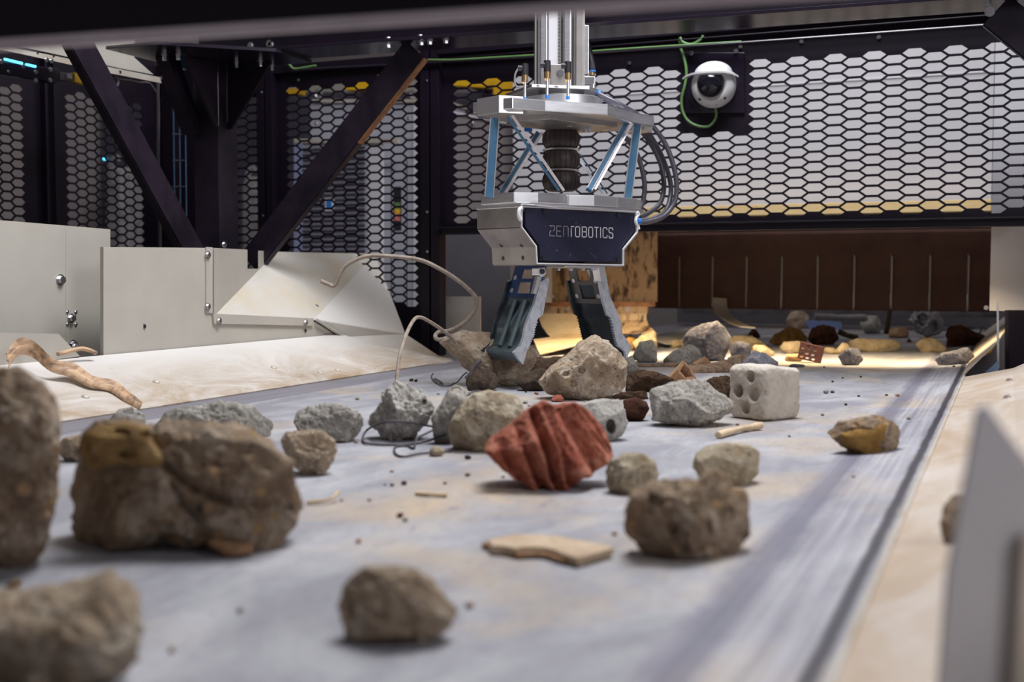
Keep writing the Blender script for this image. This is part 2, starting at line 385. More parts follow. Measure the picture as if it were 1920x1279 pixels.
# ---------------------------------------------------------------- left cream panels
def xpoly(pts, x, th): return MB().prism([onx(a, b, x) for a, b in pts], (th, 0, 0))
t = thing('machine_cover', (-2.56, 2.0, .1), 'tall cream sheet panel with two big bolts at left edge', 'panel')
pa = obj('panel_sheet', xpoly([(-420, 378), (207, 430), (207, 690), (-420, 830)], -2.58, -.03), 'cream_panel', t)
for px, py, r in ((113, 525, .013), (133, 597, .011), (136, 646, .011)): bolt(t, onx(px, py, -2.58), (1, 0, 0), r, h=.012)
for px, py in ((126, 585), (142, 585), (126, 608), (142, 608)): bolt(t, onx(px, py, -2.58), (1, 0, 0), .0045, h=.004)
obj('seam_strip', MB().beam(onx(124, 423, -2.5798), onx(124, 640, -2.5798), (0.0004, 0, 0), (0, .0015, 0)), 'cream_panel', t)
t = thing('machine_cover', (-2.41, 2.9, .1), 'cream sheet panel with a hole between tall panel and chute', 'panel')
obj('panel_sheet', xpoly([(194, 463), (400, 465), (400, 592), (590, 603), (640, 634), (194, 666)], -2.405, -.012), 'cream_panel', t)
obj('edge_flange', xpoly([(387, 463), (399, 464), (399, 587), (387, 587)], -2.400, -.005), 'cream_panel', t)
for px, py in ((390, 478), (390, 575)): bolt(t, onx(px, py, -2.398), (1, 0, 0), .009)
for px, py in ((270, 612), (572, 620)): obj('hole', MB().cyl(onx(px, py, -2.407), onx(px, py, -2.4035), .007, n=12), 'rubber_black', t)
bolt(t, onx(420, 459, -2.45), (1, 0, 0), .009)
t = thing('machine_cover', (-2.43, 2.2, .1), 'small cream sheet with a cut corner behind the strap', 'panel')
obj('panel_sheet', xpoly([(-300, 618), (110, 626), (150, 668), (-300, 730)], -2.395, -.012), 'cream_panel', t)
bolt(t, onx(140, 650, -2.40), (1, 0, 0), .008)
# chute
t = thing('feed_chute', (-2.55, 3.5, .1), 'cream sloping chute sheet notched around the black brace', 'chute')
a = onx(400, 465, -2.40); b = onx(516, 472, -2.72); c = onx(400, 590, -2.40)
pl = plane3(a, b, c)
q = [onplane(x, y, *pl) for x, y in ((400, 465), (462, 468), (462, 504), (484, 504), (484, 470), (516, 472), (400, 592))]
obj('gusset_sheet', MB().prism(q, pl[1] * -.004), 'cream_panel', t)
d = onx(590, 600, -2.40); e = onx(705, 476, -2.72)
pl2 = plane3(c, d, b)
obj('slope_sheet', MB().prism([c, d, e, b], pl2[1] * -.003), 'chute_paint', t)
obj('lower_flange', xpoly([(400, 588), (588, 597), (588, 611), (402, 607)], -2.397, -.008), 'cream_panel', t)
for px, py in ((411, 602), (573, 605)): bolt(t, onx(px, py, -2.395), (1, 0, 0), .009)
bolt(t, onplane(593, 575, *pl2), pl2[1] if pl2[1].x > 0 else -pl2[1], .008)
# ---------------------------------------------------------------- right skirt
t = thing('side_skirt', (.1, 2.3, 0), 'cream dusty sloping skirt along the near right belt edge', 'skirt')
ye = 4.02
prof = [(BX1 + .002, .022), (.02, .055), (.24, .165), (.30, .166)]
mb = MB()
for (xa, za), (xb, zb) in zip(prof[:-1], prof[1:]):
    mb.prism([(xa, .4, za), (xb, .4, zb), (xb, ye, zb), (xa, ye, za)], (0, 0, -.004))
obj('skirt_plate', mb, 'skirt_paint_right', t)
obj('edge_trim', MB().tube([(BX1 + .004, .4, .024), (BX1 + .004, ye, .024)], .0045, 6, 1), 'galvanised', t)
def skirt_z(x):
    for (xa, za), (xb, zb) in zip(prof[:-1], prof[1:]):
        if xa <= x <= xb: return za + (zb - za) * (x - xa) / (xb - xa)
    return .03
for px, py in ((1892, 714), (1888, 746)):
    p = onplane(px, py, Vector((.02, 0, .055)), Vector((-.033, 0, .148)).normalized()); bolt(t, p, (-.3, 0, 1), .008)
# foreground grey plate
t = thing('guard_plate', (.35, .9, 0), 'blurred light grey upright metal plate at right edge, nearest the lens', 'plate')
pl = (ondep(1850, 760, .80), (FH * .96 - RT * .28).normalized())
q = [onplane(x, y, *pl) for x, y in ((1835, 768), (1850, 757), (1862, 775), (2010, 980), (2010, 1420), (1752, 1420), (1778, 1080))]
obj('plate_sheet', MB().prism(q, pl[1] * .004), 'plate_grey', t, bevel=.001)
q2 = [onplane(x, y, *pl) - pl[1] * .002 for x, y in ((1905, 1000), (1930, 1000), (1905, 1420), (1880, 1420))]
obj('plate_fold', MB().prism(q2, pl[1] * -.006), 'galvanised', t)
# ================================================================ black cage
WY = 4.58
def hexsheet(parent, org, du, u0, u1, z0, z1, hu0, hu1, hz0, hz1, nrm, pu=.0705, pz=.0385, wire=.0088, skip=None, off=0, name='mesh_sheet'):
    """perforated sheet: flat-topped wide hexagon holes; org/du give the wall line, holes only within hu/hz"""
    org = Vector(org); du = Vector(du); th = Vector(nrm) * .003
    hw = pu * 2 / 3; hz = pz / 2
    mb = MB(); i0 = int(math.floor((u0 - hu0) / pu)) - 1; i1 = int(math.ceil((u1 - hu0) / pu)) + 1
    j0 = int(math.floor((z0 - hz0) / pz)) - 1; j1 = int(math.ceil((z1 - hz0) / pz)) + 1
    def hexp(cu, cz, s):
        k = s
        return [(cu - hw + k * 1.15, cz), (cu - hw / 2 + k * .55, cz - hz + k), (cu + hw / 2 - k * .55, cz - hz + k), (cu + hw - k * 1.15, cz), (cu + hw / 2 - k * .55, cz + hz - k), (cu - hw / 2 + k * .55, cz + hz - k)]
    bm = bmesh.new(); cache = {}
    def vert(p):
        key = (round(p[0], 5), round(p[1], 5))
        if key not in cache: cache[key] = bm.verts.new((p[0], 0, p[1]))
        return cache[key]
    for i in range(i0, i1 + 1):
        for j in range(j0, j1 + 1):
            cu = hu0 + hw + i * pu; cz = hz0 + hz + j * pz + ((i + off) % 2) * hz
            O = [vert(p) for p in hexp(cu, cz, 0)]
            hole = hu0 - .001 <= cu - hw and cu + hw <= hu1 + .001 and hz0 - .001 <= cz - hz and cz + hz <= hz1 + .02
            if hole and skip and skip(cu, cz): hole = False
            if hole:
                I = [bm.verts.new((p[0], 0, p[1])) for p in hexp(cu, cz, wire / 2)]
                for k in range(6): bm.faces.new((O[k], O[(k + 1) % 6], I[(k + 1) % 6], I[k]))
            else: bm.faces.new(O)
    for co, no in (((u0, 0, 0), (-1, 0, 0)), ((u1, 0, 0), (1, 0, 0)), ((0, 0, z0), (0, 0, -1)), ((0, 0, z1), (0, 0, 1))):
        bmesh.ops.bisect_plane(bm, geom=bm.verts[:] + bm.edges[:] + bm.faces[:], plane_co=co, plane_no=no, clear_outer=True)
    bmesh.ops.solidify(bm, geom=bm.faces[:], thickness=.003)
    bm.verts.index_update()
    V = [org + du * v.co.x + Vector(nrm) * v.co.y + Vector((0, 0, v.co.z)) for v in bm.verts]
    mb.add(V, [tuple(v.index for v in f.verts) for f in bm.faces]); bm.free()
    return obj(name, mb, 'black_paint', parent)
def xb(t, name, x0, x1, y0, y1, z0, z1, m='black_paint'): return obj(name, MB().box((x0, y0, z0), (x1, y1, z1)), m, t, bevel=.002)
# right back panel
t = thing('mesh_panel', (-1.1, WY, .5), 'long black hexagon-mesh guard panel behind the dome camera', 'guard panel')
def skipcam(cu, cz): return -1.205 < cu < -.945 and cz > .90
hexsheet(t, (0, WY, 0), (1, 0, 0), -2.26, .5, .53, 1.42, -2.215, .36, .566, 1.175, (0, 1, 0), skip=skipcam)
xb(t, 'bottom_rail', -2.26, .5, WY - .035, WY + .02, .522, .556)
xb(t, 'rail_lip', -2.26, .5, WY - .06, WY - .03, .548, .553)
xb(t, 'top_rail', -2.26, .5, WY - .05, WY + .02, 1.285, 1.33)
xb(t, 'top_rail_lip', -2.26, .5, WY - .055, WY - .05, 1.262, 1.268)
for px, py in ((1388, 88), (1503, 78), (1648, 70), (1180, 118)): bolt(t, ony(px, py, WY - .004), (0, -1, 0), .006)
# centre panel
t = thing('mesh_panel', (-2.7, WY, .2), 'black hexagon-mesh guard panel in front of the ribbed cooler', 'guard panel')
hexsheet(t, (0, WY, 0), (1, 0, 0), -3.10, -2.335, .02, 1.30, -3.06, -2.34, .205, 1.19, (0, 1, 0), pu=.0605)
xb(t, 'top_rail', -3.13, -2.335, WY - .03, WY + .02, 1.262, 1.30)
for px, py in ((560, 150), (710, 142)): bolt(t, ony(px, py, WY - .004), (0, -1, 0), .005)
# narrow panel behind column
t = thing('mesh_panel', (-3.3, WY, .2), 'narrow black hexagon-mesh strip right of the black column', 'guard panel')
hexsheet(t, (0, WY, 0), (1, 0, 0), -3.66, -3.185, .02, 1.32, -3.40, -3.185, .21, 1.19, (0, 1, 0), pu=.0605)
# posts in the back wall
for x0, x1, z0, lab in ((-2.345, -2.255, 0.0, 'tall black cage post beside the upright metal offcut'), (-3.185, -3.10, 0.0, 'black cage post between cooler panel and narrow mesh strip'), (-3.80, -3.66, -.2, 'black corner post of the cage behind the column')):
    t = thing('cage_post', ((x0 + x1) / 2, WY, z0), lab, 'post')
    xm = (x0 + x1) / 2
    xb(t, 'post_tube', x0, xm - .004, WY - .045, WY + .02, z0, 1.34)
    xb(t, 'post_channel', xm + .004, x1, WY - .045, WY + .02, z0, 1.34)
    xb(t, 'post_web', xm - .004, xm + .004, WY - .02, WY + .02, z0, 1.34)
    for z in (.45, .62, 1.18): bolt(t, (xm - .012, WY - .045, z), (0, -1, 0), .0045)
# left wall panels (run parallel to the belt)
LX = -3.75
def yb(t, name, y0, y1, x0, x1, z0, z1, m='black_paint'): return obj(name, MB().box((x0, y0, z0), (x1, y1, z1)), m, t, bevel=.002)
t = thing('mesh_panel', (LX, 4.2, .2), 'black hexagon-mesh guard panel behind the left diagonal brace', 'guard panel')
hexsheet(t, (LX, 0, 0), (0, 1, 0), 3.86, 4.56, .1, 1.40, 3.935, 4.46, .36, 1.135, (-1, 0, 0), pu=.0605)
t = thing('mesh_panel', (LX, 3.4, .2), 'black hexagon-mesh guard panel cut by the left picture edge', 'guard panel')
hexsheet(t, (LX, 0, 0), (0, 1, 0), 3.0, 3.80, .1, 1.40, 3.15, 3.73, .36, 1.12, (-1, 0, 0), pu=.0605)
for y0, y1, lab in ((3.80, 3.815, 'thin black cage upright right of the leftmost mesh panel'), (3.848, 3.885, 'thin black cage upright left of the braced mesh panel')):
    o = yb(None, 'cage_upright', y0, y1, LX - .02, LX + .03, .1, 1.4); link(o, lab, 'post')
# ---------------------------------------------------------------- gantry
GY = 3.80
t = thing('gantry_beam', (-1.4, GY, 1.17), 'black steel gantry beam crossing above the belt', 'beam')
gz = lambda x: 1.172 - .012 * (x + 1.4)
def gx(name, x0, x1, y0, y1, dz0, dz1, m='black_paint'):
    mb = MB().hexa([(x0, y0, gz(x0) + dz0), (x1, y0, gz(x1) + dz0), (x1, y1, gz(x1) + dz0), (x0, y1, gz(x0) + dz0)], [(x0, y0, gz(x0) + dz1), (x1, y0, gz(x1) + dz1), (x1, y1, gz(x1) + dz1), (x0, y1, gz(x0) + dz1)])
    return obj(name, mb, m, t, bevel=.0015)
gx('bottom_flange', -2.95, .9, GY - .07, GY + .13, 0, .012, 'black_gloss'); gx('web', -2.95, .9, GY + .02, GY + .035, .012, .46); gx('top_flange', -2.95, .9, GY - .07, GY + .13, .46, .472)
for px, py in ((728, 98), (790, 95), (806, 97), (836, 93), (1853, 20)):
    p = ony(px, py, GY - .04); p.z = gz(p.x); bolt(t, p, (0, 0, -1), .010, h=.016); 
for px, py in ((728, 82), (788, 80)):
    p = ony(px, py, GY - .04); p.z = gz(p.x) + .012; bolt(t, p, (0, 0, 1), .010, h=.01)
for px, py in ((505, 82), (470, 86), (508, 84)):
    bolt(t, ony(px, py, GY + .02), (0, -1, 0), .011)
# column with head gussets
CX0, CX1 = -2.965, -2.848
t = thing('support_column', ((CX0 + CX1) / 2, GY, -.75), 'black steel support column with triangular head gussets', 'column')
obj('column_tube', MB().box((CX0, GY, -.75), (CX1, GY + .125, 1.185)), 'black_worn', t, bevel=.004)
pc = lambda px, py, y=GY + .06: ony(px, py, y)
obj('right_gusset', MB().prism([pc(428, 108), pc(508, 116), pc(433, 242), pc(426, 242)], (0, .012, 0)), 'black_paint', t)
obj('left_gusset', MB().prism([onx(348, 106, CX1), (CX1, GY, 1.172), (CX1, GY, .925), (CX1, GY - .012, .925)], (-.012, 0, 0)), 'black_worn', t)
obj('cap_plate', MB().prism([(CX0 - .09, 3.42, 1.172), (CX1 + .02, 3.42, 1.172), (CX1 + .34, 3.70, 1.172), (CX1 + .34, GY + .14, 1.172), (CX0 - .09, GY + .14, 1.172)], (0, 0, .012)), 'black_gloss', t)
obj('weld_seam', MB().tube([(CX1 + .001, GY + .002, .93), (CX1 + .001, GY + .002, 1.17)], .003, 6, 1), 'black_gloss', t)
obj('gusset_weld', MB().tube([(CX1 + .001, GY + .058, .95), (CX1 + .001, GY + .058, 1.17)], .003, 6, 1), 'black_worn', t)
for px, py in ((309, 103), (335, 102), (443, 117), (488, 114), (509, 122)):
    p = onz(px, py, 1.172); bolt(t, p, (0, 0, -1), .010, h=.022)
obj('front_knee', MB().beam(onx(312, 105, CX0), onx(362, 250, CX0), (.03, 0, 0), (0, .028, .01)), 'black_worn', t)
# braces
def channel(name, p0, p1, side, dep, w, d, label, rust=False):
    p0, p1 = Vector(p0), Vector(p1); ax = (p1 - p0).normalized(); side = Vector(side); side = (side - ax * side.dot(ax)).normalized(); dep = Vector(dep)
    t = thing(name, p1, label, 'brace')
    obj('channel_web', MB().beam(p0, p1, side * w, dep * .004), 'black_worn', t)
    obj('channel_flange', MB().beam(p0 + side * w - dep * d, p1 + side * w - dep * d, side * .004, dep * d), 'black_worn', t)
    if rust: obj('worn_edge', MB().beam(p0 + side * (w + .002) - dep * d, p0.lerp(p1, .38) + side * (w + .002) - dep * d, side * .0035, dep * d * 1.02), 'rust_edge', t)
    obj('channel_flange', MB().beam(p0 - side * w - dep * d, p1 - side * w - dep * d, side * .004, dep * d), 'black_worn', t)
    return t
channel('diagonal_brace', ony(778, 92, GY + .0), ony(468, 492, GY + .0), (1, 0, 1), (0, -1, 0), .048, .016, 'black diagonal channel brace with worn rusty edge, right of the column', True)
channel('diagonal_brace', onx(146, 68, -2.80), onx(368, 478, -2.80), (0, 1, .6), (1, 0, 0), .048, .016, 'black diagonal channel brace left of the column')
# rust-worn stretch on the right brace flange
# right top brace
t = channel('diagonal_brace', ony(1868, 20, GY), ony(2060, 175, GY), (-1, 0, 1), (0, -1, 0), .05, .016, 'black diagonal brace entering at the upper right corner')
bolt(t, ony(1856, 22, GY - .03), (0, -1, 0), .011)
# foreground beam
FY = 1.02
t = thing('cross_beam', (-.4, FY, .6), 'blurred black beam crossing the top of the picture near the lens', 'beam')
pA, pB = ony(-60, 98, FY), ony(1960, -34, FY)
pA2, pB2 = ony(-60, 76, FY), ony(1960, -54, FY)
ext = pB - pA; pA, pB = pA - ext * .5, pB + ext * .8; ext = pB2 - pA2; pA2, pB2 = pA2 - ext * .5, pB2 + ext * .8
obj('beam_lip', MB().prism([pA, pB, pB2, pA2], (0, .006, 0)), 'lip_painted_light', t)
up_ = Vector((0, 0, .22))
obj('beam_web', MB().prism([pA2, pB2, pB2 + up_, pA2 + up_], (0, .012, 0)), 'black_paint', t)
obj('beam_flange', MB().prism([pA2 + Vector((0, .012, .2)), pB2 + Vector((0, .012, .2)), pB2 + Vector((0, .10, .2)), pA2 + Vector((0, .10, .2))], (0, 0, .008)), 'black_paint', t)
# ================================================================ behind the mesh: housing, curtain, cabinets
CY = 5.80
def ypoly(pts, y, th): return MB().prism([ony(a, b, y) for a, b in pts], (0, th, 0))
def yrect(x0, y0, x1, y1, y, th): return ypoly([(x0, y0), (x1, y0), (x1, y1), (x0, y1)], y, th)
t = thing('partition_wall', (-1.0, 5.95, .7), 'white sheet partition seen through the long mesh panel', 'partition')
obj('upper_sheet', MB().box((ony(962, 300, 5.95).x, 5.95, .695), (ony(1862, 300, 5.95).x - .004, 5.97, 2.2)), 'white_sheet', t)
sz = ony(1500, 158, 5.949).z
obj('seam_strip', MB().box((ony(964, 300, 5.95).x, 5.944, sz), (ony(1862, 300, 5.95).x - .006, 5.95, sz + .006)), 'white_sheet', t, bevel=.001)
t = thing('end_sheet', (.25, 5.0, .2), 'light grey sheet panel hanging at the far right end of the curtain', 'panel')
xa = ony(1857, 500, 5.2).x
obj('panel_sheet', MB().box((xa, 5.2, ony(1880, 583, 5.2).z), (xa + .9, 5.22, 1.6)), 'white_sheet', t)
bolt(t, ony(1849, 577, 5.19), (0, -1, 0), .007)
# clamp bar with curtain
t = thing('strip_curtain', (-.9, CY, .17), 'dark brown rubber strip curtain with vertical slits over the belt', 'curtain')
slx = [ony(px, 500, CY).x for px in (1222, 1273, 1335, 1399, 1465, 1532, 1601, 1671, 1743, 1815, 1880)]
zt = ony(1500, 405, CY).z; zs = ony(1500, 478, CY).z; zb = ony(1500, 581, CY).z
random.seed(5)
for i in range(10):
    x0, x1 = slx[i] + .003, slx[i + 1] - .003
    dy = random.uniform(-.006, .006); tw = random.uniform(-.012, .012)
    mb = MB().hexa([(x0, CY + dy, zb), (x1, CY + dy + tw, zb), (x1, CY + dy + tw + .008, zb), (x0, CY + dy + .008, zb)], [(x0, CY, zs), (x1, CY, zs), (x1, CY + .008, zs), (x0, CY + .008, zs)])
    obj('strip', mb, 'rubber_curtain', t)
    if i: obj('strip_edge', MB().beam((x0 + .001, CY - .007 + dy, zb + .01), (x0 + .001, CY - .003, zs - .01), (.003, 0, 0), (0, .0045, 0)), 'curtain_edge', t)
obj('curtain_header', MB().box((slx[0], CY - .001, zs), (slx[-1], CY + .009, zt)), 'rubber_curtain', t)
t = thing('clamp_bar', (-.9, CY, .66), 'clamp bar painted in warm lamp light above the strip curtain behind the mesh', 'bar')
obj('lit_batten', MB().box((ony(1190, 390, CY).x, CY - .02, ony(1500, 403, CY).z), (ony(1859, 390, CY).x, CY + .09, ony(1500, 382, CY).z)), 'painted_warm_light', t, bevel=.003)
# a bent curtain strip lying on the belt
t = thing('curtain_strip', (-1.4, 5.7, 0), 'grey bent rubber strip touching the belt under the curtain', 'strip')
p = [ony(1336, 560, 5.74), ony(1338, 578, 5.70), ony(1350, 596, 5.62), ony(1375, 610, 5.5), ony(1388, 614, 5.42)]
wv = ony(1362, 582, 5.74) - ony(1336, 580, 5.74)
mb = MB(); P = spline(p, 5)
for i in range(len(P) - 1): mb.prism([P[i], P[i + 1], P[i + 1] + wv, P[i] + wv], (0, .004, .006))
obj('bent_strip', mb, 'galvanised', t)
# lamp housing: lamp bar hidden above the bottom rail lights the belt strip
t = thing('light_bar', (-1.0, 4.95, .66), 'warm lamp bar behind the mesh rail', 'lamp')
obj('lamp_body', MB().box((-2.0, 4.63, .548), (.0, 4.72, .560)), 'black_paint', t)
obj('lamp_tube', MB().box((-1.95, 4.65, .543), (-.05, 4.70, .548)), 'lamp_glow', t)
bl = area('bar_light', (-1.0, 4.675, .540), (-1.0, 4.675 + .50, -.50), 1.85, .04, 30, (1.0, .78, .48)); bl.data.spread = math.radians(84)
# interior left side: stained plate and flaps
t = thing('stained_plate', (-1.9, 5.3, .2), 'rust-stained steel plate lit warm behind the gripper', 'plate')
obj('plate_sheet', yrect(1028, 425, 1232, 566, 5.35, .012), 'stained_steel', t)
obj('plate_flange', yrect(1012, 566, 1228, 575, 5.33, .02), 'rust_edge', t)
obj('clamp_strip', yrect(1012, 575, 1214, 588, 5.33, .02), 'stained_steel', t)
for px in (1027, 1060, 1178): bolt(t, ony(px, 580, 5.33), (0, -1, 0), .008)
def flap(name, label, pts, mat):
    t = thing(name, ony(pts[0][0], 640, 5.3), label, 'flap')
    mb = MB(); rows = []
    for (xl, xr, py, y) in pts: rows.append((ony(xl, py, y), ony(xr, py, y)))
    for i in range(len(rows) - 1): mb.prism([rows[i][0], rows[i][1], rows[i + 1][1], rows[i + 1][0]], (0, .006, 0))
    return obj('flap_sheet', mb, mat, t)
flap('rubber_flap', 'curved tan rubber flap between the two gripper fingers', [(1010, 1112, 588, 5.32), (1011, 1112, 598, 5.31), (1016, 1112, 612, 5.28), (1026, 1116, 626, 5.22), (1034, 1120, 634, 5.15)], 'rubber_flap')
flap('rubber_flap', 'curved brown rubber flap right of the gripper fingers', [(1150, 1212, 588, 5.32), (1150, 1212, 600, 5.31), (1150, 1216, 610, 5.28), (1150, 1226, 620, 5.22), (1150, 1232, 626, 5.15)], 'stained_steel')
t = thing('inner_skirt', (-1.95, 5.0, 0), 'tan sheet skirt inside the housing behind the gripper', 'skirt')
obj('skirt_sheet', MB().prism([ony(1000, 636, 5.1), ony(1125, 620, 5.45), ony(1125, 636, 5.0), ony(1012, 665, 4.65)], (0, 0, -.004)), 'rubber_flap', t)
t = thing('upright_plate', (-2.0, 5.2, .2), 'pale grey upright plate behind the left gripper finger', 'plate')
obj('plate_sheet', yrect(957, 470, 1034, 567, 5.30, .01), 'white_sheet', t); bolt(t, ony(1036, 556, 5.29), (0, -1, 0), .007)
t = thing('grey_sheet', (-2.2, 5.6, .2), 'dark grey sheet wall left of the gripper under the rail', 'panel')
obj('panel_sheet', yrect(812, 420, 1040, 720, 5.75, .01), 'dark_sheet', t)
t = thing('metal_offcut', (-2.2, 4.68, .02), 'upright galvanised metal plate at the foot of the cage post', 'plate')
obj('plate_sheet', yrect(833, 556, 901, 672, 4.66, .006), 'galvanised', t)
t = thing('wall_sheet', (-2.25, 6.4, .5), 'grey sheet partition beside the white one behind the mesh', 'panel')
obj('panel_sheet', yrect(846, 215, 966, 425, 6.1, .01), 'grey_wall', t)
obj('top_strip', ypoly([(846, 208), (966, 232), (966, 236), (846, 212)], 6.08, .01), 'white_sheet', t)
bolt(t, ony(885, 231, 6.07), (0, -1, 0), .012)
# yellow crane rails in the hall
t = thing('crane_rail', (-3, 7.5, 1.8), 'yellow painted crane rail high behind the mesh left of the mast', 'rail')
obj('rail_beam', ypoly([(846, 136), (968, 130), (968, 168), (846, 160)], 7.5, .1), 'yellow_paint', t); obj('rail_end', yrect(925, 150, 968, 180, 7.48, .05), 'yellow_paint', t)
obj('wall_bracket', yrect(860, 140, 880, 158, 7.6, 1.4), 'black_paint', t)
t = thing('crane_rail', (-4, 7.6, 1.8), 'yellow painted crane rail above the white cabinet', 'rail')
obj('rail_beam', ypoly([(646, 152), (760, 150), (690, 170), (646, 168)], 7.6, .1), 'yellow_paint', t)
obj('wall_bracket', yrect(650, 154, 665, 166, 7.7, 1.3), 'black_paint', t)
t = thing('crane_rail', (-5, 7.7, 1.8), 'short yellow rail stub beside the black column', 'rail')
obj('rail_beam', ypoly([(456, 168), (560, 166), (560, 176), (456, 180)], 7.7, .1), 'yellow_paint', t)
obj('wall_bracket', yrect(500, 168, 515, 175, 7.8, 1.2), 'black_paint', t)
t = thing('roof_strip', (-4, 8.2, 1.9), 'pale lit strip of hall wall above the cabinets', 'panel')
obj('strip_sheet', yrect(528, 150, 812, 172, 8.3, .02), 'cream_panel', t)
t = thing('dark_backdrop', (-4.4, 8, .3), 'dark hall partition behind the cabinets', 'partition')
obj('partition_sheet', yrect(440, 174, 962, 720, 8.0, .02), 'cooler_rib', t)
# switch cabinet + cooler
t = thing('switch_cabinet', (-3.2, 6.0, -.6), 'pale grey electrical cabinet with lifting eyes behind the mesh', 'cabinet')
QY = 6.0
obj('cabinet_body', yrect(581, 190, 830, 640, QY, .3), 'cabinet_grey', t, bevel=.006)
obj('cabinet_edge', yrect(775, 186, 787, 640, QY - .012, .02), 'white_sheet', t)
obj('cabinet_lip', yrect(585, 186, 830, 192, QY - .02, .32), 'galvanised', t)
for px in (597, 776):
    c = ony(px, 176, QY + .1); mb = MB()
    ring = [c + Vector((math.cos(a) * .022, 0, math.sin(a) * .022)) for a in [6.28318 * i / 16 for i in range(17)]]
    mb.tube(ring, .007, 8, 1); obj('lifting_eye', mb, 'zinc', t, smooth=True)
for px, py in ((593, 232), (766, 222)): bolt(t, ony(px, py, QY), (0, -1, 0), .008)
obj('warning_label', yrect(738, 350, 752, 432, QY - .004, .004), 'rubber_black', t)
for k, (m, y0, y1) in enumerate((('green_cable', 380, 392), ('yellow_paint', 392, 400), ('red_sticker', 400, 414))): obj('label_print', yrect(740, y0, 750, y1, QY - .006, .002), m, t)
for px in (719, 733, 762): obj('panel_seam', yrect(px, 300, px + 1.6, 640, QY - .003, .003), 'cooler_rib', t)
t = thing('cabinet_cooler', (-3.4, 5.8, -.4), 'ribbed dark cooling unit on the front of the pale cabinet', 'cooler')
KY = 5.82
obj('cooler_body', yrect(556, 268, 690, 520, KY, .17), 'cabinet_grey', t, bevel=.006)
obj('side_strip', yrect(551, 264, 568, 520, KY - .01, .02), 'cooler_blue', t)
obj('top_cap', yrect(551, 260, 745, 268, KY - .015, .03), 'galvanised', t)
obj('display_frame', yrect(609, 372, 624, 396, KY - .03, .02), 'white_sheet', t); obj('display', yrect(612, 376, 621, 391, KY - .034, .006), 'blue_tape', t)
obj('corner_post', yrect(690, 262, 716, 520, KY, .03), 'white_sheet', t, bevel=.003)
y = 272
while y < 512:
    mb = MB(); zc = ony(630, y + 4, KY).z; xa_, xb_ = ony(571, y, KY).x, ony(686, y, KY).x
    mb.hexa([(xa_, KY - .02, zc - .006), (xa_, KY, zc - .012), (xa_, KY, zc + .010), (xa_, KY - .02, zc + .003)], [(xb_, KY - .02, zc - .006), (xb_, KY, zc - .012), (xb_, KY, zc + .010), (xb_, KY - .02, zc + .003)])
    obj('rib', mb, 'rib_grey', t); y += 9.6
# pale perforated things deep behind the narrow strips
for (x0, y0, x1, y1, yy, lab) in ((196, 310, 227, 640, 6.2, 'white speckled bag behind the left braced mesh panel'), (452, 330, 492, 640, 7.0, 'white speckled bag behind the narrow mesh strip')):
    t = thing('bulk_bag', ony((x0 + x1) / 2, y1, yy), lab, 'bag')
    P = [(x0, y1), (x1, y1), (x1 - 2, y0 + 14), (x1 - 10, y0), (x0 + 8, y0 + 2), (x0 + 1, y0 + 16)]
    obj('bag_body', ypoly(P, yy, .25), 'plastic_grey', t, bevel=.02, smooth=True); obj('bag_neck', MB().tube([ony(x0 + 12, y0 + 4, yy + .1), ony(x0 + 17, y0 - 10, yy + .1), ony(x0 + 26, y0 - 14, yy + .1)], .025, 8), 'plastic_grey', t, smooth=True)
t = thing('hall_door', (-5.9, 5, -.7), 'dark door panel behind the left braced mesh panel', 'door')
obj('door_sheet', MB().prism([ony(192, 185, 6.6), ony(300, 185, 6.6), ony(300, 480, 6.6), ony(192, 480, 6.6)], (0, .03, 0)), 'cooler_rib', t)
obj('door_light', yrect(193, 296, 197, 300, 6.58, .01), 'led_cyan', t)
# right end hardware beyond the curtain
t = thing('frame_post', (.03, 4.75, -.2), 'black steel post below the right end sheet', 'post')
obj('post_tube', yrect(1890, 582, 1921, 760, 4.74, .06), 'black_paint', t, bevel=.003)
obj('post_flange', yrect(1884, 582, 1892, 760, 4.76, .05), 'black_gloss', t)
t = thing('blade_rod', (-.05, 4.55, .03), 'thin upright steel blade beside the right belt edge', 'rod')
mb = MB().prism([ony(x, y, 4.50) for x, y in ((1868.5, 570), (1870.5, 565), (1872.5, 568), (1874, 690), (1869.5, 690))], (0, .008, 0)); obj('blade', mb, 'aluminium_bright', t)
t = thing('skirt_bracket', (-.06, 4.4, 0), 'bluish triangular bracket under the far right skirt', 'bracket')
obj('bracket_sheet', MB().prism([ony(x, y, 4.46) for x, y in ((1846, 699), (1872, 676), (1872, 696), (1850, 704))], (0, .006, 0)), 'bluish_bracket', t)
t = thing('side_skirt', (.0, 5.2, 0), 'cream skirt rising from the lit belt at far right', 'skirt')
S0, S1 = Vector((BX1 - .002, 4.10, .024)), Vector((BX1 + .0, 7.0, .024))
S2, S3 = Vector((BX1 + .20, 7.0, .19)), Vector((BX1 + .10, 4.55, .115))
obj('skirt_sheet', MB().prism([S0, S1, S2, S3], (.002, 0, -.004)), 'skirt_paint_right', t)
t = thing('far_roller', (-1.0, 7.6, .1), 'dim steel roller across the belt beyond the curtain', 'roller')
obj('roller_tube', MB().cyl((-2.0, 7.7, .16), (-.05, 7.7, .16), .07, n=24), 'plastic_grey', t, smooth=True)
obj('roller_frame', MB().box((-2.1, 7.9, .02), (.2, 7.95, .5)), 'dark_sheet', t)
t = thing('far_skirt', (-1.9, 5.8, 0), 'pale sheet skirt left of the bent curtain strip', 'skirt')
obj('skirt_sheet', MB().prism([ony(1210, 632, 5.5), ony(1326, 607, 6.3), ony(1380, 640, 6.3), ony(1250, 645, 5.4)], (0, 0, -.004)), 'galvanised', t)
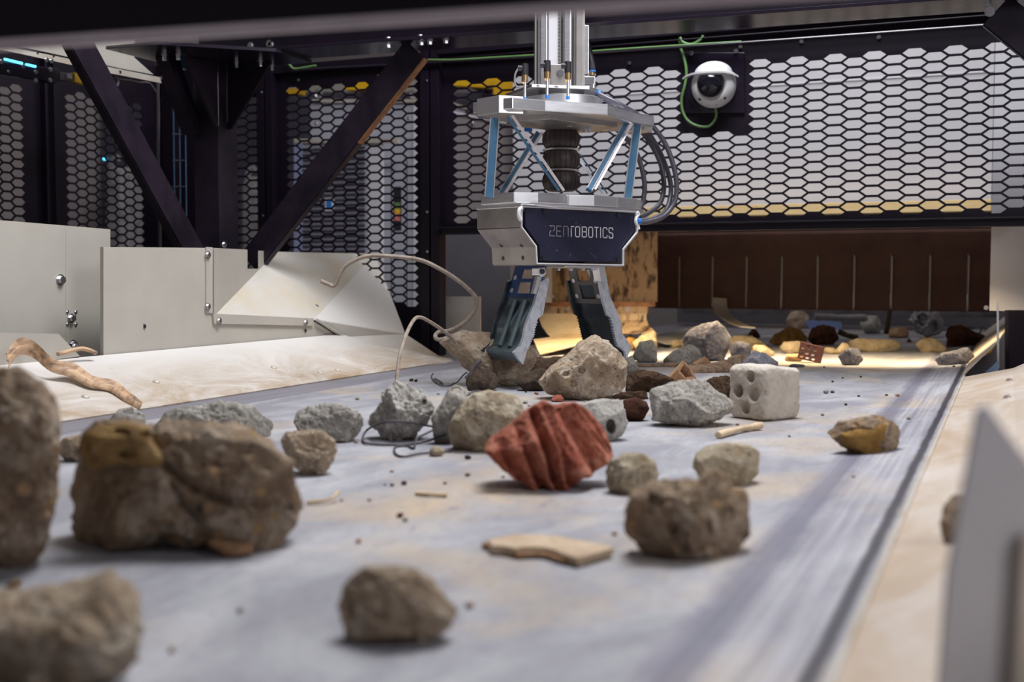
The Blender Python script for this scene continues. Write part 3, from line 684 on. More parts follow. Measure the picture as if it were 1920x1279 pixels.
obj('curtain_shade', MB().box((-2.2, 4.62, .561), (.05, 5.78, .566)), 'black_paint', label='unseen flat black sheet added to shade the strip curtain', cat='light blocker')  # unseen sheet added to block overhead light from the curtain
# ================================================================ top left: duct, sensor, cables
t = thing('sheet_duct', (-3.2, 3.6, 1.2), 'cream sheet duct with punched flange at upper left', 'duct')
DX = -3.2
dq = lambda px, py, x=DX: onx(px, py, x)
obj('duct_side', MB().prism([dq(-40, 20), dq(252, 20), dq(252, 108), dq(288, 140), dq(225, 128), dq(-40, 70)], (-.01, 0, 0)), 'cream_panel', t)
obj('duct_flange', MB().prism([dq(-40, 72, DX + .02), dq(30, 90, DX + .02), dq(300, 145, DX + .02), dq(303, 156, DX + .02), dq(190, 134, DX + .02), dq(30, 99, DX + .02), dq(-40, 84, DX + .02)], (-.004, 0, 0)), 'galvanised', t)
for px, py in ((70, 98), (100, 104), (225, 135)): obj('hole', MB().cyl(onx(px, py, DX + .022), onx(px, py, DX + .018), .006, n=10), 'rubber_black', t)
for px, py in ((87, 112), (96, 114)): bolt(t, onx(px, py, DX + .03), (1, 0, 0), .007)
t = thing('safety_sensor', (-3.3, 3.5, 1.1), 'black safety switch housing with cyan light strip and yellow key', 'sensor')
SX = -3.45
sq = lambda pts, th=.02, x=SX: MB().prism([onx(a, b, x) for a, b in pts], (th, 0, 0))
obj('sensor_body', sq([(-30, 112), (60, 125), (100, 128), (101, 155), (92, 158), (60, 150), (-30, 138)], .03), 'black_gloss', t, bevel=.004)
obj('light_strip', sq([(7, 109), (40, 117), (40, 121), (7, 113)], .008, SX + .03), 'led_cyan', t)
obj('light_strip', sq([(47, 119), (65, 123), (65, 127), (47, 122.5)], .008, SX + .03), 'led_cyan', t)
obj('clamp_block', sq([(103, 135), (127, 139), (127, 154), (103, 150)], .025), 'cable_grey', t, bevel=.002)
obj('clamp_latch', sq([(114, 139), (125, 141), (125, 150), (114, 148)], .03), 'plastic_grey', t, bevel=.002)
obj('yellow_key', sq([(129, 137), (144, 139), (153, 160), (129, 154)], .028), 'yellow_paint', t, bevel=.002)
def word(parent, name, txt, p, right, up, size, mat, extr=.0006):
    cu = bpy.data.curves.new(name, 'FONT'); cu.body = txt; cu.size = size; cu.align_x = 'CENTER'; cu.align_y = 'CENTER'; cu.extrude = extr
    tmp = bpy.data.objects.new(name, cu); COL.objects.link(tmp)
    dg = bpy.context.evaluated_depsgraph_get(); me = bpy.data.meshes.new_from_object(tmp.evaluated_get(dg)); bpy.data.objects.remove(tmp); bpy.data.curves.remove(cu)
    right = Vector(right).normalized(); up = Vector(up).normalized(); nn = right.cross(up)
    mb = MB().add([Vector(p) + right * v.co.x + up * v.co.y + nn * v.co.z for v in me.vertices], [tuple(f.vertices) for f in me.polygons])
    return obj(name, mb, mat, parent)
word(t, 'lettering', 'SICK', onx(138.5, 148, SX + .0295), (0, 0, 1), (0, -1, 0), .022, 'rubber_black')
for px, py in ((67, 135), (67, 151), (43, 124), (94, 130), (94, 150), (2, 115)): bolt(t, onx(px, py, SX + .03), (1, 0, 0), .007)
bolt(t, onx(16, 134, SX + .03), (1, 0, 0), .004)
def cable(name, label, pts, r, mat, cat='cable', k=6): return obj(name, MB().tube(pts, r, 8, k), mat, smooth=True, label=label, cat=cat)
cable('control_cable', 'grey cable looping down beside the left brace corner post', [onx(x, y, -3.3) for x, y in ((318, 138), (300, 148), (296, 165), (297, 220), (296, 300), (299, 370), (300, 462), (301, 930))], .007, 'cable_grey')
cable('control_cable', 'thin grey cable loop under the cream duct', [onx(x, y, -3.25) for x, y in ((192, 138), (208, 139), (220, 150), (220, 160), (212, 166))], .006, 'cable_grey')
cable('control_cable', 'thin grey cable strung below the duct flange', [onx(x, y, -3.25) for x, y in ((200, 143), (230, 150), (245, 151), (262, 155), (280, 156), (292, 172))], .004, 'cable_grey')
cable('earth_wire', 'short green earth wire by the column head', [ony(x, y, WY - .05) for x, y in ((534, 112), (543, 122), (552, 129), (570, 127), (592, 123))], .005, 'green_cable')
cable('earth_wire', 'long green-yellow wire along the top rail left of the mast', [ony(x, y, WY - .06) for x, y in ((800, 112), (850, 112), (920, 108), (1005, 103))], .004, 'green_cable')
cable('earth_wire', 'long green-yellow wire along the top rail right of the mast', [ony(x, y, WY - .06) for x, y in ((1095, 97), (1180, 91), (1290, 84), (1390, 78))], .004, 'green_cable')
cable('conduit', 'thin black conduit running along the top rail', [ony(x, y, WY - .062) for x, y in ((560, 131), (800, 118), (1010, 106), (1250, 90), (1500, 72), (1860, 46))], .005, 'black_gloss')
t = thing('wire_tray', (-3.5, 4.3, .4), 'blue-lit wire cable tray beside the column', 'cable tray')
for px in (325, 336, 347): obj('tray_wire', MB().tube([ony(px, 190, 4.3), Vector((ony(px + 1, 420, 4.3).x, 4.3, -.75))], .003, 6, 1), 'blue_bar', t)
for py in (202, 252, 301, 350): obj('tray_rung', MB().tube([ony(324, py, 4.3), ony(349, py, 4.3)], .003, 6, 1), 'zinc', t)
# ================================================================ dome camera
t = thing('dome_camera', ony(1340, 255, WY), 'white dome security camera with visor on the mesh', 'camera')
obj('mount_plate', yrect(1283, 98, 1396, 212, WY - .012, .006), 'black_gloss', t, bevel=.003)
cc = ony(1340, 161, WY - .02); face = (CAMP - cc); face = (face.normalized() * .8 + Vector((0, -1, -.15))).normalized()
pxm = (ony(1381, 161, WY - .02) - cc).length
R_ = pxm * 1.0
prof_ = [(-.01, R_ * .8), (0, R_ * .94), (R_ * .25, R_), (R_ * .55, R_ * .98), (R_ * .78, R_ * .88), (R_ * .92, R_ * .72), (R_ * .95, R_ * .64), (R_ * .92, R_ * .60)]
hz = obj('housing', MB().lathe(cc, face, prof_, 40), 'camera_white', t, smooth=True)
upv = (Vector((0, 0, 1)) - face * face.z).normalized(); rtv = upv.cross(face) * 1.0
if rtv.dot(RT) < 0: rtv = -rtv
dc = cc + face * (R_ * .86) + upv * (R_ * .10) - rtv * R_ * .06
dome = [(R_ * .56 * math.sin(a), R_ * .62 * math.cos(a)) for a in [math.pi / 2 * i / 10 for i in range(11)]]
obj('glass_dome', MB().lathe(dc, face, dome, 32), 'smoked_glass', t, smooth=True)
obj('lens_block', MB().lathe(dc + face * .004, face, [(0, R_ * .42), (R_ * .1, R_ * .42), (R_ * .2, R_ * .3)], 20), 'rubber_black', t, smooth=True)
# visor: half-ellipsoid cap with a brim
mb = MB(); nu, nv = 24, 10; vs_ = []; fs_ = []
for j in range(nv + 1):
    la = math.pi / 2 * j / nv
    for i in range(nu + 1):
        lo = math.pi * i / nu
        vs_.append(cc + rtv * R_ * (-.02 + .86 * math.cos(lo) * math.cos(la)) + upv * R_ * (.50 + .60 * math.sin(la)) + face * R_ * (.25 + 1.05 * math.sin(lo) * math.cos(la)))
for j in range(nv):
    for i in range(nu):
        k = j * (nu + 1) + i; fs_.append((k, k + 1, k + nu + 2, k + nu + 1))
m = len(vs_); vs_ += [p + (cc - p).normalized() * .006 for p in vs_]; fs_ += [tuple(m + i for i in f[::-1]) for f in fs_]
for i in range(nu): fs_.append((i, m + i, m + i + 1, i + 1))
mb.add(vs_, fs_); vz = obj('visor', mb, 'camera_white', t, smooth=True, angle=60)
brim = spline([cc + rtv * R_ * a + upv * R_ * b + face * R_ * h for a, b, h in ((-1.38, .34, .55), (-1.12, .47, .85), (-.7, .55, 1.15), (-.05, .57, 1.34), (.5, .55, 1.25), (.88, .46, .95), (1.14, .32, .6))], 5)
inner = spline([cc + rtv * R_ * a + upv * R_ * b + face * R_ * h for a, b, h in ((-.86, .52, .25), (-.80, .54, .45), (-.55, .56, .9), (-.04, .58, 1.1), (.45, .56, 1.0), (.76, .52, .55), (.84, .50, .3))], 5)
mb = MB()
for i in range(len(brim) - 1): mb.prism([brim[i], brim[i + 1], inner[i + 1], inner[i]], upv * R_ * .075)
obj('visor_brim', mb, 'camera_white', vz, smooth=True, angle=50)
for s in (-1, 1): obj('screw', MB().cyl(cc + face * R_ * .80 + upv * -R_ * .55 + rtv * s * R_ * .54, cc + face * R_ * .88 + upv * -R_ * .56 + rtv * s * R_ * .56, .006, n=8), 'rubber_black', t)
word(t, 'lettering', 'AXIS', cc + face * R_ * .80 - upv * R_ * .80 + rtv * .0, rtv, upv + face * .55, .018, 'rubber_black', .002)
for px, py in ((1296, 100), (1380, 96)): bolt(t, ony(px, py, WY - .014), (0, -1, 0), .007, h=.01)
cable('network_cable', 'green network cable hanging in a loop by the dome camera', [ony(x, y, WY - .035) for x, y in ((1274, 70), (1276, 88), (1283, 110), (1287, 135), (1284, 160), (1278, 185), (1280, 208), (1290, 226), (1308, 236), (1328, 237), (1340, 225), (1343, 212), (1340, 198))], .0055, 'green_cable')
cable('network_cable', 'short green cable end above the dome camera', [ony(x, y, WY - .05) for x, y in ((1275, 70), (1281, 79), (1293, 83), (1305, 80), (1316, 71), (1318, 66))], .0055, 'green_cable')
# ================================================================ gripper robot
AA = math.radians(42)
U_ = RT * math.cos(AA) + FH * math.sin(AA); V_ = -RT * math.sin(AA) + FH * math.cos(AA)
GO = ondep(977, 440, 3.5)
def G(px, py, b=0.0): return onplane(px, py, GO + V_ * b, V_)
def gprism(pts, b, th): return MB().prism([G(x, y, b) for x, y in pts], V_ * th)
root = thing('sorting_robot', (GO + U_ * .27 + V_ * .1) * 1.0, 'aluminium robot gripper with navy front cover and two toothed fingers', 'robot')
root.location.z = .05
BD = .20
# ---- body side shell from front outline (closed loop) extruded back
front = [(978, 381), (1194, 396), (1196, 424), (1196, 436), (1170, 468), (1170, 498), (1007, 495), (1005, 462), (978, 426)]
FP = [G(x, y, 0) for x, y in front]
def ring_shell(name, pts, thick, th, mat, b0=0.0):
    P = [G(x, y, b0) for x, y in pts]; c = sum(P, Vector()) / len(P); mb = MB(); n = len(P)
    I = []
    for i in range(n):
        e1 = (P[i] - P[i - 1]).normalized(); e2 = (P[(i + 1) % n] - P[i]).normalized()
        bis = (e2 - e1)
        nrm1 = e1.cross(V_).normalized(); nrm2 = e2.cross(V_).normalized(); m = (nrm1 + nrm2); m = m / max(m.length_squared, .2) * 2 * .5
        q = P[i] + m * thick * 1.0
        if (q - c).length > (P[i] - c).length: q = P[i] - m * thick
        I.append(q)
    for i in range(n):
        j = (i + 1) % n; mb.hexa([P[i], P[j], I[j], I[i]], [P[i] + V_ * th, P[j] + V_ * th, I[j] + V_ * th, I[i] + V_ * th])
    return obj(name, mb, mat, root)
ring_shell('front_rim', front, .007, .006, 'cover_white', -.004)
n = len(FP); mb = MB()
for i in range(n):
    j = (i + 1) % n
    if i in (0,): continue
    d = (FP[j] - FP[i]).normalized().cross(V_) * .004
    mb.prism([FP[i], FP[j], FP[j] + V_ * BD, FP[i] + V_ * BD], d)
obj('body_shell', mb, 'aluminium_dusty', root)
cov = [(985, 388), (1189, 402), (1189, 434), (1164, 466), (1164, 491), (1013, 489), (1011, 459), (985, 424)]
obj('front_cover', gprism(cov, .004, .004), 'navy_cover', root)
obj('cover_back', gprism(front, BD - .004, .004), 'aluminium_dusty', root)
for (x, y) in ((1020, 396), (1158, 404), (1019, 482), (1158, 486)):
    p = G(x, y, .004); mb = MB().cyl(p, p - V_ * .006, .0085, n=16); mb.cyl(p - V_ * .006, p - V_ * .0063, .004, n=6); obj('cover_screw', mb, 'finger_steel', root)
obj('cover_clip', gprism([(1007, 384), (1046, 387), (1046, 389.5), (1007, 386.5)], -.005, .004), 'cover_white', root)
obj('cover_clip', gprism([(1120, 391), (1155, 393), (1155, 395.5), (1120, 393.5)], -.005, .004), 'cover_white', root)
obj('rim_bulge', MB().tube([G(978, 390, -.001), G(973.5, 394, -.001), G(973, 406, -.001), G(977, 413, -.001)], .006, 8), 'cover_white', root, smooth=True)
obj('rim_bulge', MB().tube([G(1194, 398, -.001), G(1197, 402, -.001), G(1193, 408, -.001), G(1192, 416, -.001), G(1196, 424, -.001), G(1197, 430, -.001)], .006, 8), 'cover_white', root, smooth=True)
# scratches on the cover (paint worn through)
random.seed(11); mb = MB()
for k in range(26):
    x = random.choice([random.uniform(1010, 1180), random.uniform(1060, 1130)]); y = random.choice([random.uniform(400, 485), random.uniform(464, 484)])
    a = random.uniform(-2.2, -.8); L = random.uniform(1.5, 8); dx, dy = math.cos(a) * L, math.sin(a) * L; o_ = random.uniform(.15, .45)
    mb.prism([G(x, y, .0038), G(x + dx, y + dy, .0038), G(x + dx + o_, y + dy, .0038), G(x + o_ * 1.4, y, .0038)], V_ * -.0002)
obj('cover_scratches', mb, 'letter_grey', root, kind='stuff')
# ---- lettering on the cover, stencil strokes
def letters():
    # unit glyph strokes: list of polylines in 0..1 box (x right, y down)
    return {
        'Z': [[(0, .0), (1, 0), (1, .38), (.72, .48)], [(.25, .48), (0, .6), (0, 1), (1, 1)]],
        'E': [[(1, 0), (0, 0), (0, 1), (1, 1)], [(.25, .5), (.8, .5)]],
        'N': [[(0, 1), (0, 0), (.75, 0), (1, .16), (1, 1)]],
        'R': [[(0, 1), (0, 0), (1, 0)], [(0, .25), (0, 0)]],
        'O': [[(.42, 0), (.18, 0), (0, .14), (0, .86), (.18, 1), (.42, 1)], [(.62, 0), (.82, 0), (1, .14), (1, .86), (.82, 1), (.62, 1)]],
        'B': [[(.28, 0), (.75, 0), (1, .12), (1, .36), (.8, .48), (.3, .48)], [(.8, .48), (1, .6), (1, .86), (.75, 1), (.28, 1)], [(0, 0), (0, 1)]],
        'T': [[(0, 0), (1, 0)], [(.5, .12), (.5, 1)]], 'I': [[(.5, 0), (.5, 1)]],
        'C': [[(1, .22), (1, .12), (.8, 0), (.2, 0), (0, .14), (0, .86), (.2, 1), (.8, 1), (1, .88), (1, .76)]],
        'S': [[(1, .2), (.85, 0), (.15, 0), (0, .12), (0, .36), (.2, .48), (.8, .52), (1, .64), (1, .88), (.85, 1), (.15, 1), (0, .8)]]}
GL = letters()
spans = [('Z', 848, 905), ('E', 920, 975), ('N', 995, 1050), ('R', 1074, 1108), ('O', 1119, 1172), ('B', 1190, 1245), ('O', 1258, 1310), ('T', 1322, 1368), ('I', 1380, 1398), ('C', 1411, 1462), ('S', 1473, 1524)]
for i, (ch, x0, x1) in enumerate(spans):
    X0, X1 = 880 + x0 / 5.647, 880 + x1 / 5.647; w_ = 1.25 if i < 3 else 1.55
    yt = lambda px: 340 + (458 + (px - 1030) * 5.647 * .0355 + 7) / 5.647; yb_ = lambda px: yt(px) + (120 + (px - 1030) * .00) / 5.647
    mb = MB()
    for st in GL[ch]:
        pp = []
        for gx_, gy_ in st:
            px = X0 + w_ / 2 + gx_ * (X1 - X0 - w_); py = yt(px) + 1.0 + gy_ * (120 / 5.647 - 2.4); pp.append((px, py))
        for (xa, ya), (xb_, yb2) in zip(pp[:-1], pp[1:]):
            L = math.hypot(xb_ - xa, yb2 - ya); ux, uy = (xb_ - xa) / L, (yb2 - ya) / L; nx_, ny_ = -uy * w_ / 2, ux * w_ / 2 * 1.25
            xa2, ya2, xc, yc = xa - ux * w_ * .4, ya - uy * w_ * .4, xb_ + ux * w_ * .4, yb2 + uy * w_ * .4
            mb.prism([G(xa2 + nx_, ya2 + ny_, .0036), G(xc + nx_, yc + ny_, .0036), G(xc - nx_, yc - ny_, .0036), G(xa2 - nx_, ya2 - ny_, .0036)], V_ * -.0004)
    obj('letter', mb, 'letter_grey' if i < 3 else 'letter_white', root)
# side bolts on the left shell
def leftface(px, py, e0, e1):
    pl = plane3(G(*e0, 0), G(*e1, 0), G(*e0, 0) + V_); return onplane(px, py, *pl), pl[1]
for px, py, e0, e1 in ((945, 484, (1005, 462), (1007, 495)), (982, 483, (1005, 462), (1007, 495)), (941, 459, (978, 426), (1005, 462)), (979, 459, (978, 426), (1005, 462))):
    p, nn = leftface(px, py, e0, e1)
    if nn.dot(CAMP - p) < 0: nn = -nn
    obj('side_screw', MB().cyl(p, p + nn * .004, .007, n=12), 'finger_steel', root)
# ---- lower plate (top of body) : wide polygon plate
def hplate(name, pts, z0, z1, mat, bev=.002):
    """pts are (a,b) in gripper axes relative to GO"""
    base = Vector((GO.x, GO.y, 0))
    P = [base + U_ * a + V_ * b + Vector((0, 0, z0)) for a, b in pts]
    return obj(name, MB().prism(P, (0, 0, z1 - z0)), mat, root, bevel=bev)
ztop = G(978, 381, 0).z
hplate('body_top', [(-.004, -.003), (.545, -.003), (.545, .203), (-.004, .203)], ztop - .012, ztop + .002, 'aluminium')
hplate('lower_plate', [(-.012, .02), (.06, -.01), (.18, -.03), (.30, -.045), (.40, -.03), (.50, -.01), (.555, .02), (.555, .16), (.45, .21), (.10, .215), (-.012, .17)], ztop + .002, ztop + .034, 'aluminium')
hplate('plate_boss', [(.16, -.04), (.24, -.07), (.34, -.07), (.38, -.04), (.36, .03), (.18, .03)], ztop - .002, ztop + .03, 'aluminium_bright')
# ---- upper plate
zu0 = G(1066, 240, .1).z; zu1 = G(1066, 206, .1).z
hplate('upper_plate', [(-.06, .06), (-.04, -.005), (.07, -.03), (.27, -.10), (.46, -.03), (.59, -.005), (.61, .06), (.61, .14), (.55, .20), (.30, .25), (.02, .22), (-.06, .15)], zu0 + .018, zu0 + .052, 'aluminium', .003)
hplate('plate_rib', [(.12, .0), (.42, .0), (.46, .12), (.42, .2), (.12, .2), (.08, .1)], zu0 + .002, zu0 + .018, 'aluminium_dusty')
hplate('plate_block', [(-.062, .03), (.01, .0), (.01, .10), (-.062, .13)], zu0 + .008, zu0 + .06, 'aluminium_bright')
hplate('plate_block', [(.55, .0), (.622, .03), (.622, .13), (.55, .1)], zu0 + .006, zu0 + .06, 'aluminium_bright')
q = [G(910, 199, -.0), G(931, 197, -.0), G(931, 214, -.0), G(910, 217, -.0)]
ctr = Vector((GO.x, GO.y, 0)) + U_ * .268 + V_ * .1
obj('blue_tape', MB().box((0, 0, 0), (1, 1, 1)).__class__().prism([ondep(910, 199, 3.62), ondep(931, 196, 3.62), ondep(931, 213, 3.62), ondep(910, 217, 3.62)], FH * .004), 'blue_tape', root)
# ---- bellows air spring
axc = lambda px, py: ondep(px, py, 3.86)
bc = axc(1052, 300); zA = axc(1052, 243).z; zB = axc(1052, 359).z; rB = 34 / F * 3.86
bot = Vector((bc.x, bc.y, zB)); H3 = (zA - zB) / 3
for i in range(3):
    prof = []
    for k in range(13):
        t_ = k / 12; prof.append((H3 * (i + t_) + .001, rB * (.70 + .33 * math.sin(math.pi * t_) ** .6)))
    obj('bellow_lobe', MB().lathe(bot, (0, 0, 1), prof, 40), 'rubber_bellows', root, smooth=True, angle=70)
    mb = MB()
    for k in range(20):
        a = 6.28318 * k / 20; mb.tube([bot + Vector((math.cos(a) * r * 1.003, math.sin(a) * r * 1.003, h)) for h, r in prof[1:-1:2]], .0012, 4, 1)
    obj('lobe_cords', mb, 'rubber_black', root)
    if i: obj('bellow_ring', MB().lathe(bot + Vector((0, 0, H3 * i - .003)), (0, 0, 1), [(0, rB * .98), (.0025, rB * 1.03), (.006, rB * .98)], 36), 'aluminium', root, smooth=True)
obj('bellow_flange', MB().lathe(Vector((bc.x, bc.y, zA)), (0, 0, 1), [(0, rB * .98), (.01, rB * 1.02), (.026, rB * 1.02), (.028, rB * .9)], 40), 'aluminium_bright', root, smooth=True, angle=30)
for px, py in ((1063, 229), (1097, 241), (1103, 239), (1068, 231)):
    p = ondep(px, py, 3.72); obj('hex_screw', MB().cyl(p + Vector((0, 0, .012)), p - Vector((0, 0, .012)), .009, n=6), 'zinc', root)
# ---- struts
def bar(p0, p1, w, th, mat, label=None, slot=True):
    p0, p1 = Vector(p0), Vector(p1); ax = (p1 - p0).normalized(); view = ((p0 + p1) / 2 - CAMP).normalized()
    s = ax.cross(view).normalized(); d = s.cross(ax).normalized()
    mb = MB().beam(p0, p1, s * w / 2, d * th / 2)
    o = obj('strut', mb, mat, root)
    if slot:
        for k in (-1, 1):
            if w < .012: continue
            e = obj('strut_edge', MB().beam(p0 + s * k * w * .5, p1 + s * k * w * .5, s * w * .07, d * th * .6), 'aluminium_dusty', root)
            e.parent = o; e.location = Vector(e.location) + Vector(root.location) - world_loc(o)
    return o
px2m = 3.7 / F
st1 = bar(G(928, 222, .06), G(917, 371, .05), 15 * px2m, .012, 'blue_bar')
bar(G(1196, 228, .0), G(1177, 372, -.0), 15 * px2m, .012, 'blue_bar')
bar(G(951, 218, .02), G(1048, 357, -.04), 5 * px2m, .016, 'blue_bar')
bar(G(960, 216, .02), G(1057, 357, -.04), 5 * px2m, .016, 'aluminium')
bar(G(1008, 250, .18), G(933, 372, .16), 8 * px2m, .016, 'blue_bar'); bar(G(1016, 250, .18), G(942, 372, .16), 5 * px2m, .016, 'aluminium')
bar(G(1178, 225, -.0), G(1104, 357, -.02), 10 * px2m, .016, 'blue_bar'); bar(G(1188, 226, -.0), G(1114, 357, -.02), 5 * px2m, .016, 'aluminium')
bar(G(1080, 290, .2), G(1130, 362, .2), 5 * px2m, .012, 'aluminium'); bar(G(1088, 290, .2), G(1138, 362, .2), 3 * px2m, .012, 'blue_bar')
obj('sticker', MB().prism([ondep(919, 281, 3.60), ondep(925.5, 281, 3.60), ondep(924, 299, 3.60), ondep(917, 299, 3.60)], FH * .002), 'red_sticker', root)
# ---- bearing, sensor plate, mast
base_ = Vector((bc.x, bc.y, 0))
zt_ = axc(1052, 205).z
obj('bearing', MB().lathe(base_ + Vector((0, 0, zt_ - .012)), (0, 0, 1), [(0, .135), (.04, .135), (.043, .128)], 48), 'aluminium_bright', root, smooth=True, angle=30)
obj('bearing_neck', MB().lathe(base_ + Vector((0, 0, zt_ + .03)), (0, 0, 1), [(0, .075), (.035, .075)], 32), 'aluminium_dusty', root, smooth=True, angle=30)
zp = axc(1052, 178).z
sp = [(972, 168), (1074, 163), (1116, 183), (1112, 189), (1000, 186), (968, 176)]
def zpt(px, py, z): return onz(px, py, z)
e1, e2 = RT * .92 + FH * .38, FH * .92 - RT * .38
c0 = base_ + Vector((0, 0, zp))
obj('sensor_plate', MB().prism([c0 + e1 * a - e2 * b for a, b in ((-.15, .10), (.04, .13), (.13, .05), (.13, -.12), (-.15, -.12))], (0, 0, .010)), 'aluminium', root, bevel=.002)
mc = base_ + Vector((0, 0, 0)); zm0 = zp + .01; zm1 = zp + .75
def mast_box(name, a0, a1, b0, b1, mat, z0=zm0, z1=zm1, bev=.002):
    P = [mc + RT * a + FH * b + Vector((0, 0, z0)) for a, b in ((a0, b0), (a1, b0), (a1, b1), (a0, b1))]
    return obj(name, MB().prism(P, (0, 0, z1 - z0)), mat, root, bevel=bev)
pm = lambda px: (px - 1052) / F * 3.80
mast_box('mast_core', pm(1001), pm(1095), -.045, .06, 'aluminium_dusty')
mast_box('mast_rail', pm(1012), pm(1024), -.06, -.04, 'aluminium'); mast_box('mast_rail', pm(1056), pm(1068), -.06, -.04, 'aluminium'); mast_box('mast_rail', pm(1078), pm(1092), -.06, -.04, 'aluminium_dusty')
mast_box('toothed_belt', pm(1027), pm(1047), -.055, -.04, 'white_sheet')
mb = MB(); z_ = zm0 + .08
while z_ < zm1:
    P = mc + RT * pm(1047) + FH * -.058 + Vector((0, 0, z_)); mb.box(P - Vector((.003, .003, .003)), P + Vector((.003, .003, .003))); z_ += .011
obj('belt_teeth', mb, 'aluminium_dusty', root, kind='stuff')
for a in (1006, 1052, 1072.5): mast_box('mast_groove', pm(a - 1.5), pm(a + 1.5), -.047, -.044, 'rubber_black')
mast_box('cable_duct', pm(1094), pm(1104), .0, .03, 'aluminium', z0=axc(1100, 140).z, z1=axc(1100, 50).z)
mast_box('mast_bracket', pm(1030), pm(1060), -.075, -.055, 'aluminium_dusty', z0=zm0, z1=zm0 + .075)
bolt(root, mc + RT * pm(1048) - FH * .076 + Vector((0, 0, zm0 + .045)), -FH, .009)
for px, dpt in ((984, 3.68), (1026, 3.66), (1065, 3.66)):
    tip = lambda py: ondep(px, py, dpt)
    yb0 = {984: 188, 1026: 184, 1065: 186}[px]; yt0 = {984: 120, 1026: 114, 1065: 116}[px]
    sn = obj('proximity_sensor', MB().cyl(tip(yb0), tip(yt0 + 30), .0048, n=12), 'aluminium_bright', root, smooth=True)
    def sub(name, mb, mat):
        o = obj(name, mb, mat, sn, smooth=True); return o
    sub('sensor_nut', MB().cyl(tip(yt0 + 33), tip(yt0 + 20), .0105, n=12), 'brass')
    mb = MB().cyl(tip(yt0 + 21), tip(yt0), .0110, n=14); sub('connector', mb, 'rubber_black')
    sub('connector_elbow', MB().cyl(tip(yt0 + 8), ondep(px - 13, yt0 + 8, dpt), .009, n=12), 'rubber_black')
    sub('sensor_tip', MB().cyl(tip(yb0), tip(yb0 - 5), .0062, n=10), 'blue_tape')
    sub('status_light', MB().cyl(ondep(px - 3.2, yt0 + 37, dpt - .004), ondep(px - 3.2, yt0 + 34, dpt - .004), .0016, n=8), 'led_orange')
obj('air_fitting', MB().cyl(ondep(1110, 133, 3.85), ondep(1110, 142, 3.85), .009, n=14), 'brass', root, smooth=True)
obj('air_fitting', MB().cyl(ondep(1112, 158, 3.82), ondep(1112, 172, 3.82), .009, n=14), 'aluminium', root, smooth=True)
obj('fitting_bracket', MB().prism([ondep(1092, 143, 3.84), ondep(1116, 143, 3.84), ondep(1116, 158, 3.84), ondep(1092, 158, 3.84)], FH * .02), 'zinc', root, bevel=.002)
obj('fitting_collar', MB().cyl(ondep(1118, 172, 3.82), ondep(1125, 176, 3.82), .010, n=14), 'blue_tape', root, smooth=True)
obj('fitting_collar', MB().cyl(ondep(1111, 132, 3.85), ondep(1111, 135, 3.85), .011, n=14), 'blue_tape', root, smooth=True)
for x0, y0, x1, y1 in ((993, 190, 1003, 200), (1009, 182, 1020, 195), (983, 232, 998, 246)): obj('blue_fitting', MB().prism([ondep(x0, y0, 3.9), ondep(x1, y0, 3.9), ondep(x1, y1, 3.9), ondep(x0, y1, 3.9)], FH * .02), 'blue_tape', root, bevel=.002)
obj('sensor_lead', MB().tube([ondep(972, 128, 3.7), ondep(966, 140, 3.7), ondep(966, 158, 3.7), ondep(976, 166, 3.7)], .003, 6), 'plastic_grey', root, smooth=True)
# ---- hoses
def hose(pts, r=.0085, mat='hose_grey'): return obj('hose', MB().tube([ondep(x, y, d) for x, y, d in pts], r, 10, 6), mat, root, smooth=True)
hose([(1096, 60, 3.95), (1104, 90, 3.95), (1110, 120, 3.92), (1111, 134, 3.86)], .010, 'rubber_black')
hose([(1120, 175, 3.82), (1150, 190, 3.80), (1175, 203, 3.82), (1195, 215, 3.95), (1222, 235, 4.0), (1250, 275, 4.0), (1267, 330, 4.0), (1266, 375, 4.0), (1245, 405, 3.98), (1215, 416, 3.95), (1196, 416, 3.92)])
hose([(1124, 180, 3.85), (1160, 200, 3.86), (1190, 222, 4.0), (1220, 255, 4.05), (1244, 300, 4.05), (1258, 350, 4.05), (1250, 392, 4.02), (1225, 410, 3.98), (1196, 414, 3.95)])
hose([(1140, 190, 3.95), (1180, 225, 4.05), (1210, 255, 4.08), (1236, 300, 4.1), (1245, 345, 4.1), (1238, 380, 4.08), (1215, 400, 4.02), (1198, 408, 3.98)])
hose([(1145, 235, 4.0), (1170, 255, 4.05), (1195, 290, 4.1), (1208, 340, 4.1), (1206, 375, 4.08), (1196, 400, 4.02)])
obj('hose_collar', MB().cyl(G(1193, 415, .0), G(1199, 415, .0), .011, n=14), 'blue_tape', root, smooth=True)
# ---- fingers
def finger(side, plate_px, spine_px, arm, bf=.03, bw=.145):
    o = obj('side_plate', gprism(plate_px, bf - .010, .010), 'scratched_alu', root)
    o2 = obj('side_plate', gprism([(x, y) for x, y in plate_px], bf - .010, .010), 'finger_steel', root)
    o2.location = Vector(o2.location) + V_ * (bw)
    P = spline([G(x, y, bf) for x, y in spine_px], 4); mb = MB()
    nrm = Vector((0, 0, 0))
    for i in range(len(P) - 1):
        d = (P[i + 1] - P[i]).normalized().cross(V_) * .005
        mb.prism([P[i], P[i + 1], P[i + 1] + V_ * (bw - .01), P[i] + V_ * (bw - .01)], d)
    obj('finger_back', mb, 'finger_back_steel' if side == 'left' else 'finger_steel', root, smooth=True, angle=50)
    return P
def saw(path, n, amp, sgn):
    out = []
    for i in range(len(path) - 1):
        (xa, ya), (xb_, yb2) = path[i], path[i + 1]
        for k in range(n):
            t0 = k / n; out.append((xa + (xb_ - xa) * t0, ya + (yb2 - ya) * t0)); t1 = (k + .8) / n
            out.append((xa + (xb_ - xa) * t1 + sgn * amp, ya + (yb2 - ya) * t1))
    out.append(path[-1]); return out
